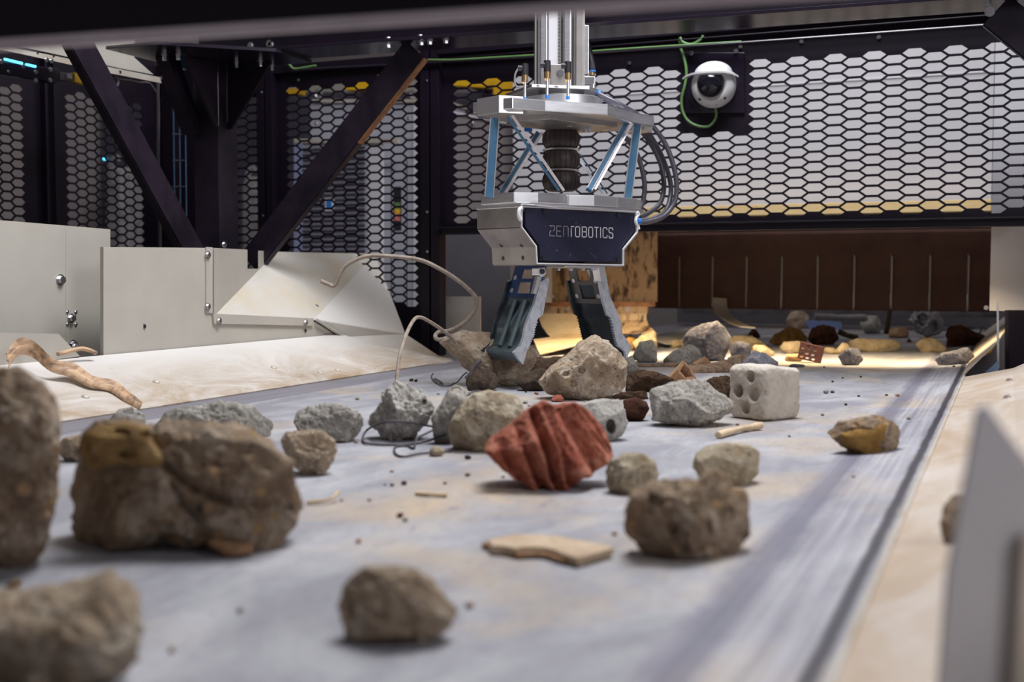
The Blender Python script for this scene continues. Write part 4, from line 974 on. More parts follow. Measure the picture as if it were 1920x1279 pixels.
lp = [(1013, 529), (1027, 520), (1030, 525), (1024, 557), (1018, 591), (1009, 597)] + saw([(1007, 602), (1002, 616), (1000, 629), (994, 642), (989, 655)], 3, 3.0, 1) + [(981, 684), (974, 676), (968, 667), (964, 661), (977, 648), (983, 630), (986, 611), (993, 592), (1001, 573), (1009, 546)]
finger('left', lp, [(1007, 553), (1001, 573), (992, 594), (985, 612), (982, 630), (976, 648), (965, 661), (974, 678)], None)
rp = [(1124, 527), (1138, 525), (1144, 555), (1156, 583), (1165, 604), (1167, 626), (1184, 649), (1182, 658), (1174, 674), (1173, 660)] + saw([(1161, 650), (1156, 638), (1152, 620), (1147, 597)], 4, 2.6, -1) + [(1139, 591), (1131, 564)]
finger('right', rp, [(1126, 530), (1134, 558), (1143, 590), (1154, 618), (1160, 640), (1170, 655), (1174, 672)], None)
# toe plate and bars on the left finger's outer face
mid = lambda px, py, b: G(px, py, b)
toe = MB().prism([G(965, 661, .03), G(974, 679, .03), G(974, 679, .165), G(965, 661, .165)], U_ * -.006); obj('toe_plate', toe, 'finger_steel', root)
for b in (.065, .11): obj('stiffening_bar', MB().tube([G(x, y, .03) + V_ * (b - .03) - U_ * .008 for x, y in ((1003, 563), (989, 606), (974, 650))], .0075, 8, 8), 'finger_glass', root, smooth=True)
obj('back_window', MB().prism([G(1006, 556, .035) - U_ * .007, G(999, 574, .035) - U_ * .007, G(999, 574, .16) - U_ * .007, G(1006, 556, .16) - U_ * .007], U_ * -.002), 'blue_anodised', root)
def arm(px_top, px_bot, mat, out):
    """finger arm: frame plate across b with two openings, in the plane of top->bottom line and V_"""
    a, b = G(*px_top, .03), G(*px_bot, .03); d = (b - a); nn = d.normalized().cross(V_) * .008
    def sl(t0, t1, b0, b1): return MB().prism([a + d * t0 + V_ * b0, a + d * t1 + V_ * b0, a + d * t1 + V_ * b1, a + d * t0 + V_ * b1], nn)
    mb = MB()
    for t0, t1, b0, b1 in ((0, 1, .0, .036), (0, 1, .099, .135), (0, .12, .036, .099), (.42, .52, .036, .099), (.88, 1, .036, .099)): mb.add(*(lambda m_: (m_.v, m_.f))(sl(t0, t1, b0, b1)))
    o = obj('finger_arm', mb, mat, root)
    for t0 in (.40, .80):
        for bb in (.018, .117):
            p = a + d * t0 + V_ * bb + nn * (1 if out > 0 else 0); k = nn.normalized() * (1 if out > 0 else -1)
            if (p + k - CAMP).length > (p - k - CAMP).length: k = -k
            bolt(root, p, k, .009, h=.011)
arm((1022, 497), (1005, 558), 'blue_anodised', 1)
arm((1118, 497), (1134, 570), 'arm_grey', 1)
obj('pivot_block', gprism([(1010, 503), (1022, 501), (1024, 514), (1019, 519), (1010, 516)], .005, .03), 'aluminium_bright', root, bevel=.002)
obj('pivot_pin', MB().cyl(G(1017, 509, .005), G(1017, 509, -.001), .008, n=14), 'finger_steel', root)
obj('pivot_arm', gprism([(1008, 518), (1016, 519), (1005, 551), (1000, 551)], .012, .012), 'aluminium', root)
obj('pivot_arm', gprism([(1122, 498), (1134, 498), (1139, 528), (1127, 527)], .008, .03), 'aluminium_bright', root)
obj('cylinder_rod', MB().cyl(G(1012, 500, .10), G(1000, 545, .10), .014, n=16), 'aluminium_bright', root, smooth=True)
obj('cylinder_rod', MB().cyl(G(1106, 498, .10), G(1118, 545, .10), .014, n=16), 'aluminium_bright', root, smooth=True)
obj('bottom_bar', gprism([(1058, 497), (1128, 499), (1128, 503), (1058, 501)], .0, .12), 'aluminium_bright', root)
for px in (1047, 1070, 1093, 1111): bolt(root, G(px, 503, .03), (0, 0, -1), .007, h=.008)
# ================================================================ rubble on the belt
ICO = {}
def ico(sub):
    if sub not in ICO:
        bm = bmesh.new(); bmesh.ops.create_icosphere(bm, subdivisions=sub, radius=1); bm.verts.ensure_lookup_table()
        ICO[sub] = (np.array([v.co[:] for v in bm.verts]), [tuple(v.index for v in f.verts) for f in bm.faces]); bm.free()
    return ICO[sub]
def polar(outline, c, n=360):
    P = np.array(outline, float) - np.array(c); r = np.zeros(n)
    for k in range(n):
        a = 2 * math.pi * k / n; d = np.array([math.cos(a), math.sin(a)]); best = 0
        for i in range(len(P)):
            p, q = P[i], P[(i + 1) % len(P)]; e = q - p; den = d[0] * e[1] - d[1] * e[0]
            if abs(den) < 1e-9: continue
            t_ = (p[0] * e[1] - p[1] * e[0]) / den; s_ = (p[0] * d[1] - p[1] * d[0]) / den
            if t_ > 0 and -1e-6 <= s_ <= 1 + 1e-6: best = max(best, t_)
        r[k] = best
    r = (np.roll(r, 1) + 2 * r + np.roll(r, -1)) / 4
    return r
def rock(name, label, outline, base, mat, depth=.85, sq=2.6, sub=5, seed=0, rough=.085, facets=14, cuts=(), back=.30, dents=(), cracks=(), zr=0.0, cat='rubble', parent=None, group=None, clamp=True, lift=0.0, bump_k=1.0):
    """closed rubble lump: the outline gives its silhouette, base the pixel row where it touches; thickness = depth x mean half width"""
    xs_ = [p[0] for p in outline]; ys_ = [p[1] for p in outline]
    c = ((min(xs_) + max(xs_)) / 2, (min(ys_) + max(ys_)) / 2)
    r = polar(outline, c); V, Fc = ico(sub); rnd = random.Random(seed + 17)
    foot = onz(c[0], base, zr); dB = (foot - CAMP).dot(FW)
    D = depth * (max(xs_) - min(xs_) + max(ys_) - min(ys_)) / 4 / F * dB
    dc = dB + back * D
    u, v, w_ = V[:, 0], V[:, 1], V[:, 2]
    rho = np.sqrt(u * u + v * v); s = (rho ** sq + np.abs(w_) ** sq) ** (-1 / sq)
    ang = np.degrees(np.arctan2(-v, u)) % 360; k0 = np.floor(ang).astype(int) % 360; fr = ang - np.floor(ang)
    rad = (r[k0] * (1 - fr) + r[(k0 + 1) % 360] * fr) * s
    px = c[0] + rad * u; py = c[1] - rad * v; dz = w_ * s * D
    # facets: shave planes facing the viewer/top
    un = np.stack([rad * u / F * dc, rad * v / F * dc, dz], 1)
    size = (max(xs_) - min(xs_)) / F * dc / 2
    for k in range(facets):
        nn = np.array([rnd.uniform(-.7, .7), rnd.uniform(-.6, .7), rnd.choice([1, 1, 1, -1]) * rnd.uniform(.35, .9)]); nn /= np.linalg.norm(nn)
        h = un @ nn; lim = h.max() * rnd.uniform(.74, .93); ex = np.clip(h - lim, 0, None); un = un - np.outer(ex * .94, nn)
    for (cx_, cy_, cz_, lm) in cuts:
        nn = np.array([cx_, cy_, cz_], float); nn /= np.linalg.norm(nn); h = un @ nn; un = un - np.outer(np.clip(h - h.max() * lm, 0, None) * .97, nn)
    # noise displacement along the direction from the centre
    sd = Vector((rnd.uniform(-50, 50), rnd.uniform(-50, 50), rnd.uniform(-50, 50))); f1 = 2.2 / size; f2 = 6.5 / size; f3 = 17 / size
    disp = np.empty(len(un))
    for i in range(len(un)):
        p = Vector(un[i])
        a = noise.fractal(p * f1 + sd, .45, 2.15, 7) * .62 - abs(noise.noise(p * f2 - sd)) * .5 - noise.voronoi(p * f2 * .75 - sd)[0][0] * .75 + .35 - max(0, .24 - noise.voronoi(p * f3 * .5 + sd)[0][0]) * 2.6
        disp[i] = a
    nrm = un / np.maximum(np.linalg.norm(un, axis=1, keepdims=True), 1e-6)
    un = un + nrm * (disp * rough * size * bump_k)[:, None]
    qx = c[0] + un[:, 0] * F / dc; qy = c[1] - un[:, 1] * F / dc; frontside = un[:, 2] > -.15 * D
    for (dx, dy, rx, ry, dp) in dents:
        q = np.sqrt(((qx - dx) / rx) ** 2 + ((qy - dy) / ry) ** 2); fall = np.clip(1.35 - q, 0, .35) / .35; fall = fall * fall * (3 - 2 * fall)
        un[:, 2] -= fall * frontside * dp / F * dc
    for (pts, wd, dp, *asym) in cracks:
        sgn = np.zeros(len(un))
        q = np.full(len(un), 1e9)
        for (xa, ya), (xb_, yb2) in zip(pts[:-1], pts[1:]):
            ex, ey = xb_ - xa, yb2 - ya; tt = np.clip(((qx - xa) * ex + (qy - ya) * ey) / (ex * ex + ey * ey), 0, 1)
            dd_ = np.hypot(qx - xa - tt * ex, qy - ya - tt * ey); side = np.sign((qx - xa) * ey - (qy - ya) * ex); sgn = np.where(dd_ < q, side, sgn); q = np.minimum(q, dd_)
        wds = np.where(sgn > 0, asym[0], wd) if asym else wd
        fall = np.clip(1 - q / wds, 0, 1); un[:, 2] -= fall * frontside * dp / F * dc; 
    ctr = CAMP + ray(*c) * dc; vh = Vector((ray(*c).x, ray(*c).y, 0)).normalized()
    W = np.array(ctr)[None] + un[:, :1] * np.array(RT)[None] + un[:, 1:2] * np.array(UP)[None] - un[:, 2:] * np.array(vh)[None]
    if clamp:
        W[:, 2] = np.maximum(W[:, 2], zr + .0008 + .012 * 0)
        m = W[:, 2].min() - zr
        if m > .001: W[:, 2] -= (m - .001)
    W[:, 2] += lift
    mb = MB(); mb.v = [Vector(p) for p in W]; mb.f = Fc; mb.mi = [0] * len(Fc)
    return obj(name, mb, mat, parent, smooth=True, angle=180, label=None if parent else label, cat=None if parent else cat, group=group)
R = rock
# --- foreground
R('boulder', 'tall blurred brown boulder cut by the left picture edge', [(-130, 780), (-70, 705), (0, 688), (45, 692), (78, 715), (100, 745), (113, 790), (113, 850), (106, 900), (98, 960), (92, 1010), (72, 1048), (40, 1066), (-60, 1072), (-130, 1000)], 1066, 'concrete_brown', sub=6, seed=1, facets=11)
R('boulder', 'largest brown concrete boulder with yellow holed end and diagonal crack', [(134, 884), (151, 808), (179, 794), (220, 788), (289, 798), (310, 789), (396, 792), (482, 811), (516, 832), (547, 860), (564, 918), (557, 980), (527, 1011), (492, 1028), (413, 1012), (361, 1015), (310, 1010), (255, 1019), (206, 1022), (150, 1024), (131, 997), (127, 952)], 1024, 'concrete_brown', depth=.75, sq=3.2, sub=6, seed=22, facets=9, rough=0.081,
  dents=[(238, 848, 14, 8, 26), (228, 808, 15, 6, 18), (280, 812, 8, 5, 16)], cracks=[([(285, 795), (292, 835), (325, 870), (370, 900), (430, 925), (540, 945)], 12, 26), ([(320, 885), (350, 930), (375, 955)], 9, 20)])
R('concrete_lump', 'smooth ochre concrete cap on the big cracked boulder', [(152, 850), (158, 812), (185, 797), (225, 791), (280, 800), (288, 830), (315, 862), (300, 878), (220, 872), (170, 880)], 1038, 'yellow_conc', depth=.55, sq=2.4, sub=5, seed=23, facets=1, rough=0.041, clamp=False, zr=.0, dents=[(238, 848, 13, 7, 16), (228, 808, 13, 5, 12), (272, 812, 8, 5, 12)])
R('boulder', 'blurred beige concrete chunk in the lower left corner', [(-170, 1180), (-100, 1122), (0, 1118), (117, 1112), (187, 1091), (211, 1068), (232, 1066), (255, 1103), (272, 1155), (264, 1225), (236, 1253), (164, 1264), (94, 1284), (-60, 1300), (-170, 1270)], 1286, 'concrete_warm', sub=6, seed=3, sq=3)
R('stone', 'small rounded blurred stone alone at the bottom centre', [(633, 1122), (652, 1089), (680, 1066), (731, 1062), (778, 1066), (816, 1094), (839, 1127), (863, 1141), (844, 1173), (792, 1202), (741, 1196), (694, 1206), (650, 1197), (640, 1155)], 1203, 'concrete_warm', sub=6, seed=4, depth=.8, rough=.07)
R('boulder', 'dark brown pitted concrete boulder at right foreground', [(1168, 995), (1172, 957), (1182, 929), (1213, 907), (1260, 901), (1307, 904), (1319, 889), (1344, 881), (1366, 895), (1376, 917), (1404, 920), (1410, 957), (1407, 1001), (1388, 1029), (1347, 1047), (1282, 1048), (1229, 1043), (1194, 1026)], 1046, 'concrete_brown', sub=6, seed=5, sq=3, depth=.8, rough=.08, dents=[(1262, 977, 9, 11, 16), (1300, 940, 12, 8, 10), (1230, 930, 12, 8, 9), (1360, 960, 12, 12, 9), (1258, 910, 12, 7, 10)])
R('brick_fragment', 'broken red brick with deep parallel grooves, tilted on the belt', [(906, 839), (921, 821), (956, 799), (993, 767), (1018, 752), (1043, 761), (1077, 757), (1102, 771), (1127, 799), (1149, 839), (1152, 858), (1127, 877), (1093, 892), (1059, 919), (1037, 916), (1021, 906), (1009, 913), (968, 896), (937, 871)], 915, 'red_brick', sub=6, seed=6, sq=5, depth=.75, facets=0, rough=0.047, cat='brick', cuts=[(.62, .38, .60, .62), (-.25, .62, .6, .72), (-.15, -.35, .9, .86)],
  cracks=[([(934, 826), (955, 865), (975, 895)], 5, 16, 22), ([(964, 798), (990, 852), (1010, 908)], 4, 24, 26), ([(996, 782), (1022, 840), (1036, 895)], 6, 34, 24), ([(1018, 766), (1050, 830), (1062, 900)], 4, 22, 26), ([(1046, 770), (1085, 838), (1110, 880)], 7, 34, 34), ([(1076, 765), (1108, 812), (1140, 852)], 3, 8, 10), ([(1090, 765), (1118, 805), (1147, 848)], 3, 7)])
R('stone', 'small beige stone touching the right side of the red brick', [(1134, 885), (1142, 865), (1168, 851), (1205, 851), (1230, 866), (1237, 890), (1225, 915), (1195, 927), (1146, 925), (1136, 905)], 926, 'concrete_beige', sub=6, seed=8, rough=0.081)
R('stone', 'pale angular stone behind the dark pitted boulder', [(1299, 873), (1304, 851), (1322, 839), (1360, 831), (1404, 836), (1426, 848), (1422, 889), (1404, 904), (1388, 912), (1340, 905), (1310, 892)], 910, 'concrete_beige', sub=6, seed=9, sq=3.4, depth=.9, facets=11, rough=0.041)
R('stone', 'heart-shaped brown stone with ochre broken face near right belt edge', [(1554, 811), (1570, 790), (1611, 784), (1652, 777), (1683, 790), (1688, 816), (1678, 842), (1637, 857), (1595, 849), (1570, 831)], 856, 'concrete_brown', sub=6, seed=62, depth=.7, dents=[(1620, 815, 30, 14, 5)])
R('stone_face', 'ochre fracture', [(1566, 812), (1600, 800), (1655, 790), (1668, 808), (1658, 835), (1638, 854), (1600, 845), (1573, 830)], 855, 'ochre_stone', sub=4, seed=63, depth=.62, rough=0.041, facets=7, clamp=False, cat='rubble', parent=None)
sf = bpy.data.objects['stone_face']; hs = [o for o in bpy.data.objects if o.get('label', '').startswith('heart-shaped')][0]
sf.parent = hs; sf.location = sf.location - hs.location - FH * .02
for k in ('category', 'label'): 
    if k in sf: del sf[k]
sf['label'] = 'ochre broken face'
cap = [o for o in bpy.data.objects if o.get('label', '').startswith('smooth ochre')][0]; big = [o for o in bpy.data.objects if o.get('label', '').startswith('largest brown')][0]
cap.parent = big; cap.location = cap.location - big.location; cap.name = 'mortar_cap'; del cap['category']; cap['label'] = 'smooth ochre end with holes'
# --- left group
R('stone', 'speckled pebbly stone touching the big boulder at right', [(526, 825), (537, 811), (568, 808), (606, 808), (626, 825), (633, 846), (623, 870), (606, 889), (568, 892), (554, 873), (530, 846)], 891, 'concrete_warm', sub=6, seed=17, rough=.10)
R('stone', 'grey-white speckled stone behind the pebbly stone', [(548, 790), (560, 770), (600, 757), (650, 760), (680, 780), (688, 800), (680, 820), (655, 830), (610, 824), (560, 812)], 829, 'concrete_grey', sub=6, seed=16, rough=.08)
R('concrete_chunk', 'long speckled concrete chunk behind the big boulder', [(275, 782), (317, 770), (372, 760), (413, 751), (482, 763), (516, 798), (509, 818), (400, 835), (290, 825)], 832, 'concrete_grey', sub=6, seed=18, rough=.07, depth=.5)
R('stone', 'small pale stone under the end of the strap', [(203, 786), (224, 767), (248, 763), (275, 780), (272, 806), (215, 808)], 806, 'concrete_grey', sub=4, seed=19)
R('stone', 'small speckled stone between the two left boulders', [(108, 845), (118, 822), (150, 815), (165, 840), (150, 866), (122, 868)], 866, 'concrete_warm', sub=4, seed=20, rough=.08)
R('concrete_chunk', 'white lumpy concrete chunk where a bent rebar wire ends', [(688, 796), (693, 780), (718, 755), (716, 739), (743, 717), (765, 721), (793, 739), (815, 761), (810, 780), (802, 799), (771, 821), (737, 828), (712, 816)], 826, 'concrete_white', sub=6, seed=15, rough=.12, dents=[(795, 753, 4, 4, 10)])
R('concrete_chunk', 'narrow grey concrete chunk with dark oval stain among wires', [(809, 780), (827, 755), (840, 730), (859, 720), (880, 730), (877, 742), (862, 780), (856, 812), (843, 830), (815, 833), (810, 800)], 832, 'concrete_grey', sub=5, seed=21, rough=.07, depth=.7, dents=[(855, 731, 8, 5, 6)])
R('stone', 'cream rounded stone behind the left corner of the red brick', [(840, 811), (843, 792), (859, 771), (884, 739), (921, 733), (965, 739), (981, 758), (983, 800), (960, 835), (909, 848), (852, 846)], 846, 'concrete_beige', sub=6, seed=11, rough=0.068)
R('stone', 'white stone with a round hole behind the red brick', [(1080, 765), (1091, 756), (1126, 748), (1160, 750), (1172, 770), (1177, 795), (1166, 817), (1151, 828), (1110, 826), (1082, 800)], 827, 'concrete_white', sub=5, seed=10, rough=0.054, dents=[(1144, 797, 7, 11, 34)])
R('pebble', 'small cream pebble under the tangled wires', [(803, 850), (808, 840), (820, 836), (832, 842), (833, 852), (822, 856), (806, 856)], 856, 'concrete_beige', sub=4, seed=24)
# --- under and around the gripper
R('boulder', 'large grey-brown boulder between the gripper fingers', [(1010, 714), (1031, 689), (1062, 667), (1090, 639), (1115, 630), (1140, 641), (1162, 661), (1176, 683), (1173, 717), (1168, 733), (1127, 746), (1062, 752), (1027, 739)], 750, 'concrete_warm', sub=6, seed=12, sq=2.6, rough=0.061, facets=11, dents=[(1062, 697, 5, 4, 8), (1090, 690, 6, 5, 6), (1075, 715, 6, 5, 7)])
R('concrete_slab', 'jagged concrete slab held by the left gripper finger', [(824, 642), (837, 627), (871, 621), (931, 627), (985, 640), (1009, 661), (1000, 690), (985, 715), (971, 732), (952, 724), (915, 712), (877, 697), (859, 674), (837, 657)], 726, 'concrete_warm', sub=6, seed=13, depth=.5, back=.8, rough=0.068, facets=10, cracks=[([(940, 640), (925, 670), (930, 700)], 8, 8)])
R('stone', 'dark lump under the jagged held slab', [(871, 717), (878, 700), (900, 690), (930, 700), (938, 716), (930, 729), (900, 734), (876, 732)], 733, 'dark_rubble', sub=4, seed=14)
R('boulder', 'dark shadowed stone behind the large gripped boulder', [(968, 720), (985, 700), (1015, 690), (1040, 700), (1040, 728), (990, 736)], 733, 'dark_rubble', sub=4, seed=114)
R('stone', 'small grey stone at the right gripper fingertip', [(1172, 672), (1185, 666), (1197, 690), (1196, 700), (1178, 702)], 700, 'concrete_grey', sub=4, seed=90)
R('pebble', 'orange-brown pebble above the red brick', [(1031, 748), (1040, 741), (1052, 740), (1058, 748), (1054, 754), (1036, 755)], 754, 'red_brick', sub=3, seed=91)
R('concrete_chunk', 'pale speckled concrete chunk left of the holed block', [(1220, 733), (1228, 727), (1271, 714), (1302, 710), (1322, 714), (1348, 735), (1375, 755), (1374, 773), (1350, 786), (1311, 801), (1263, 796), (1223, 788), (1219, 760)], 799, 'concrete_grey', sub=6, seed=30, rough=0.074, facets=11)
R('stone', 'reddish brown lump between grey concrete chunks', [(1168, 751), (1190, 744), (1212, 753), (1218, 766), (1206, 788), (1179, 792), (1171, 777)], 790, 'rust_lump', sub=4, seed=31, rough=.07)
R('bark_piece', 'flat brown crust lying on the reddish lump', [(1141, 744), (1162, 735), (1219, 733), (1222, 748), (1200, 750), (1173, 749), (1150, 750)], 768, 'brown_clump', sub=4, seed=32, depth=.5, clamp=False)
R('soil_clump', 'fibrous dark brown clump right of the gripped boulder', [(1173, 698), (1200, 693), (1240, 700), (1266, 712), (1250, 732), (1215, 737), (1175, 736)], 735, 'brown_clump', sub=5, seed=33, rough=.1)
R('soil_clump', 'fibrous dark brown clump behind the holed block', [(1318, 718), (1335, 708), (1360, 705), (1385, 715), (1390, 735), (1385, 750), (1350, 748), (1325, 735)], 748, 'brown_clump', sub=5, seed=34, rough=.1)
R('stone', 'dark grey rough stone behind the holed block', [(1381, 692), (1394, 676), (1414, 657), (1436, 663), (1460, 679), (1458, 705), (1430, 716), (1390, 714)], 714, 'concrete_blue', sub=5, seed=35, rough=.08)
R('stone', 'small grey-blue stone above the brown stone near the big grey rock', [(1368, 650), (1372, 643), (1385, 638), (1405, 643), (1409, 657), (1405, 678), (1372, 678)], 680, 'concrete_blue', sub=4, seed=36)
R('stone', 'small brown stone left of the dark grey rough stone', [(1360, 680), (1365, 670), (1380, 665), (1400, 666), (1402, 680), (1392, 694), (1372, 694)], 694, 'concrete_brown', sub=4, seed=37)
R('boulder', 'big blue-grey aggregate rock right of the gripper', [(1279, 638), (1289, 622), (1315, 608), (1344, 603), (1359, 613), (1372, 635), (1368, 652), (1357, 676), (1333, 678), (1300, 676), (1284, 656)], 677, 'concrete_blue', sub=5, seed=38, rough=.07)
R('stone', 'greenish grey wedge stone in front of the big blue-grey rock', [(1238, 683), (1246, 672), (1258, 661), (1293, 646), (1309, 652), (1317, 670), (1305, 686), (1250, 686)], 686, 'concrete_grey', sub=5, seed=39, rough=.07)
R('stone', 'grey angular stone beside the right fingertip', [(1183, 672), (1199, 641), (1223, 636), (1231, 652), (1233, 678), (1199, 680)], 680, 'concrete_grey', sub=4, seed=40, rough=0.068)
R('stone', 'warm lit stone behind the grey angular stone', [(1185, 642), (1203, 629), (1228, 620), (1233, 643), (1230, 660), (1195, 660)], 661, 'tan_stone', sub=4, seed=41)
R('stone', 'small bright block left of the big blue-grey rock', [(1253, 639), (1260, 637), (1284, 637), (1285, 652), (1255, 652)], 652, 'tan_stone', sub=4, seed=42, sq=4)
R('stone', 'warm lit oblong stone behind the big blue-grey rock', [(1366, 640), (1375, 629), (1409, 629), (1431, 641), (1440, 652), (1400, 655), (1370, 654)], 655, 'tan_stone', sub=4, seed=43)
R('stone', 'tan stone right of the small grey-blue stone', [(1408, 655), (1416, 646), (1433, 648), (1453, 661), (1450, 668), (1420, 670)], 669, 'tan_stone', sub=4, seed=44)
R('stone', 'large ochre stone at the edge of the lit strip', [(1440, 643), (1451, 628), (1481, 611), (1499, 617), (1517, 635), (1513, 646), (1470, 649)], 648, 'ochre_stone', sub=4, seed=45, rough=.07)
R('stone', 'bright lit lump left of the perforated brick', [(1460, 652), (1470, 641), (1498, 639), (1510, 650), (1503, 661), (1476, 664)], 663, 'tan_stone', sub=4, seed=46, rough=.07)
R('stone', 'flat brown stone below the bright lit lump', [(1470, 674), (1476, 665), (1498, 663), (1508, 672), (1500, 678), (1474, 678)], 678, 'tan_brick', sub=4, seed=47)
R('slate_chip', 'thin dark slate chip left of the blue-grey round stone', [(1477, 685), (1486, 682), (1512, 684), (1508, 689), (1482, 690)], 689, 'concrete_blue', sub=3, seed=48)
R('stone', 'round blue-grey stone on the lit strip', [(1571, 668), (1587, 652), (1609, 653), (1619, 674), (1609, 685), (1579, 683)], 685, 'concrete_blue', sub=4, seed=49, rough=.08)
R('stone', 'small bright lit bit beside the perforated brick', [(1543, 660), (1548, 651), (1566, 652), (1568, 664), (1547, 665)], 664, 'tan_stone', sub=3, seed=50)
R('stone', 'small bright lit stone left of the long lit slab', [(1563, 661), (1572, 650), (1580, 642), (1590, 645), (1594, 655), (1575, 666)], 665, 'tan_stone', sub=3, seed=51)
R('stone_slab', 'long warm lit stone slab on the lit strip', [(1587, 641), (1606, 634), (1684, 637), (1691, 647), (1684, 658), (1633, 661), (1592, 655)], 660, 'tan_stone', sub=5, seed=52, sq=4, depth=.35, facets=8, rough=.02)
R('stone', 'warm lit stone left of the dark rust-brown rock', [(1717, 645), (1728, 633), (1752, 634), (1776, 652), (1771, 662), (1728, 662)], 662, 'tan_stone', sub=4, seed=53)
R('boulder', 'large dark rust-brown rock near the far right skirt', [(1767, 634), (1779, 611), (1801, 608), (1822, 620), (1849, 630), (1824, 653), (1776, 656)], 654, 'rust_lump', sub=5, seed=54)
R('stone', 'grey jagged stone on the belt edge at far right', [(1751, 679), (1763, 663), (1793, 657), (1806, 651), (1814, 652), (1829, 668), (1828, 688), (1800, 688), (1782, 691), (1755, 686)], 690, 'concrete_blue', sub=5, seed=55, rough=.08)
R('stone', 'dim grey stone leftmost under the strip curtain', [(1474, 601), (1484, 584), (1503, 582), (1518, 592), (1514, 609), (1498, 622), (1480, 618)], 622, 'concrete_warm', sub=4, seed=56)
R('boulder', 'very dark clump right of the large ochre stone', [(1513, 636), (1522, 612), (1545, 608), (1565, 614), (1573, 634), (1562, 648), (1525, 647)], 647, 'rust_lump', sub=4, seed=57, rough=.09)
R('stone', 'dim grey rock in the middle under the curtain', [(1612, 606), (1624, 591), (1644, 592), (1655, 606), (1650, 624), (1622, 626)], 626, 'concrete_grey', sub=4, seed=58, rough=.08)
R('stone', 'flat dim brown stone behind the long lit slab', [(1664, 622), (1672, 615), (1698, 614), (1706, 624), (1702, 634), (1668, 634)], 634, 'tan_brick', sub=4, seed=59, sq=4)
R('stone', 'dim pale rock rightmost under the strip curtain', [(1788, 600), (1798, 585), (1822, 585), (1833, 598), (1830, 615), (1796, 618)], 618, 'concrete_grey', sub=4, seed=60)
R('stone', 'small brown pyramid stone left of the large ochre stone', [(1399, 631), (1412, 615), (1418, 618), (1427, 631), (1420, 636), (1404, 636)], 635, 'rust_lump', sub=3, seed=61)
R('pebble', 'tiny brown bit beside the flat dim stone', [(1699, 641), (1704, 633), (1711, 641)], 642, 'rust_lump', sub=3, seed=161)
R('plastic_sheet', 'crumpled dim grey plastic sheet under the curtain', [(1703, 600), (1712, 585), (1735, 586), (1758, 584), (1770, 604), (1766, 625), (1740, 633), (1722, 624)], 634, 'plastic_grey', sub=5, seed=64, rough=.16, cat='plastic', dents=[(1730, 600, 8, 10, 12), (1750, 612, 6, 10, 10)])
R('foam_scrap', 'yellow foam scrap on the far right cream skirt', [(1838, 660), (1850, 646), (1862, 640), (1868, 646), (1856, 662), (1846, 669)], 676, 'foam_yellow', sub=4, seed=65, rough=.14, clamp=False, cat='foam')
R('foam_scrap', 'brown foam scrap behind the yellow one on the skirt', [(1840, 650), (1850, 638), (1866, 636), (1872, 641), (1858, 650)], 668, 'ochre_stone', sub=4, seed=66, rough=.14, clamp=False, cat='foam')
R('stone', 'dark blurred stone behind the grey guard plate', [(1762, 985), (1768, 950), (1790, 925), (1840, 930), (1850, 1040), (1800, 1062), (1772, 1030)], 1075, 'concrete_brown', sub=4, seed=67, clamp=False)
R('brick_fragment', 'flat reddish chip under the big cracked boulder', [(385, 1018), (400, 1011), (470, 1022), (476, 1035), (440, 1046), (420, 1040)], 1044, 'tan_brick', sub=4, seed=68, cat='brick')
R('pebble', 'small orange chip in the lower left before the tall boulder', [(8, 1100), (20, 1090), (44, 1088), (40, 1098), (14, 1104)], 1103, 'ochre_stone', sub=3, seed=69)
R('stone', 'low brown wedge stone behind the leaning hollow brick', [(1291, 684), (1322, 668), (1335, 682), (1332, 694), (1295, 694)], 694, 'tan_brick', sub=4, seed=70, rough=0.041)
R('stone', 'rusty stone behind the right fingertip', [(1172, 640), (1180, 622), (1190, 630), (1196, 645), (1185, 655)], 658, 'ochre_stone', sub=4, seed=71)
# --- holed block
def dense_box(dims, n):
    bm = bmesh.new(); bmesh.ops.create_cube(bm, size=2); bmesh.ops.subdivide_edges(bm, edges=bm.edges[:], cuts=n, use_grid_fill=True)
    V = np.array([v.co[:] for v in bm.verts]); bm.verts.index_update(); Fc = [tuple(v.index for v in f.verts) for f in bm.faces]; bm.free(); return V, Fc
V, Fc = dense_box((1, 1, 1), 48)
foot = onz(1433, 792, 0); dB = (foot - CAMP).dot(FW); m_ = dB / F
ex = (RT * .82 + FH * .57).normalized(); ey = (FH * .82 - RT * .57).normalized()
Lx, Ly, Lz = 104 * m_, 98 * m_, 104 * m_
e = 9.0; s = (np.abs(V) ** e).sum(1) ** (-1 / e); Q = V * s[:, None]
holes = [(-.25, .60, .22), (.40, .04, .27), (-.42, -.02, .30), (.0, -.56, .25)]
pts = []
for q in Q:
    x, y, z = q
    if z > .4: z -= .16 * max(0, (z - .4) / .6) * max(0, min(1, (x + .2) * .8 + noise.noise(Vector((x * 2, y * 2, 3))) * .4)) 
    dep = 0
    if x < -.9:
        for hy, hz_, r_ in holes:
            d_ = math.hypot((y - hy) * 1.0, z - hz_) / r_
            if d_ < 1: dep = max(dep, (.5 if hy > .3 and hz_ < .3 and hz_ > -.3 else .22) * min(1, (1 - d_) * 6))
    p = Vector((x, y, z)); k = 1 + .022 * noise.noise(p * 2.2) + .02 * noise.noise(p * 6) + .010 * noise.noise(p * 15)
    ed = sorted((abs(x), abs(y), abs(z)))[1]
    if ed > .8: k -= .05 * max(0, noise.noise(p * 5) + .2) * (ed - .8) / .2
    p = p * k; p.x += dep * 1.0
    pts.append(Vector((foot.x, foot.y, 0)) + ex * ((p.x + 1) * Lx / 2) + ey * ((p.y + 1) * Ly / 2) + Vector((0, 0, max(0.001, (p.z + 1) * Lz / 2))))
mb = MB(); mb.v = pts; mb.f = Fc; mb.mi = [0] * len(Fc)
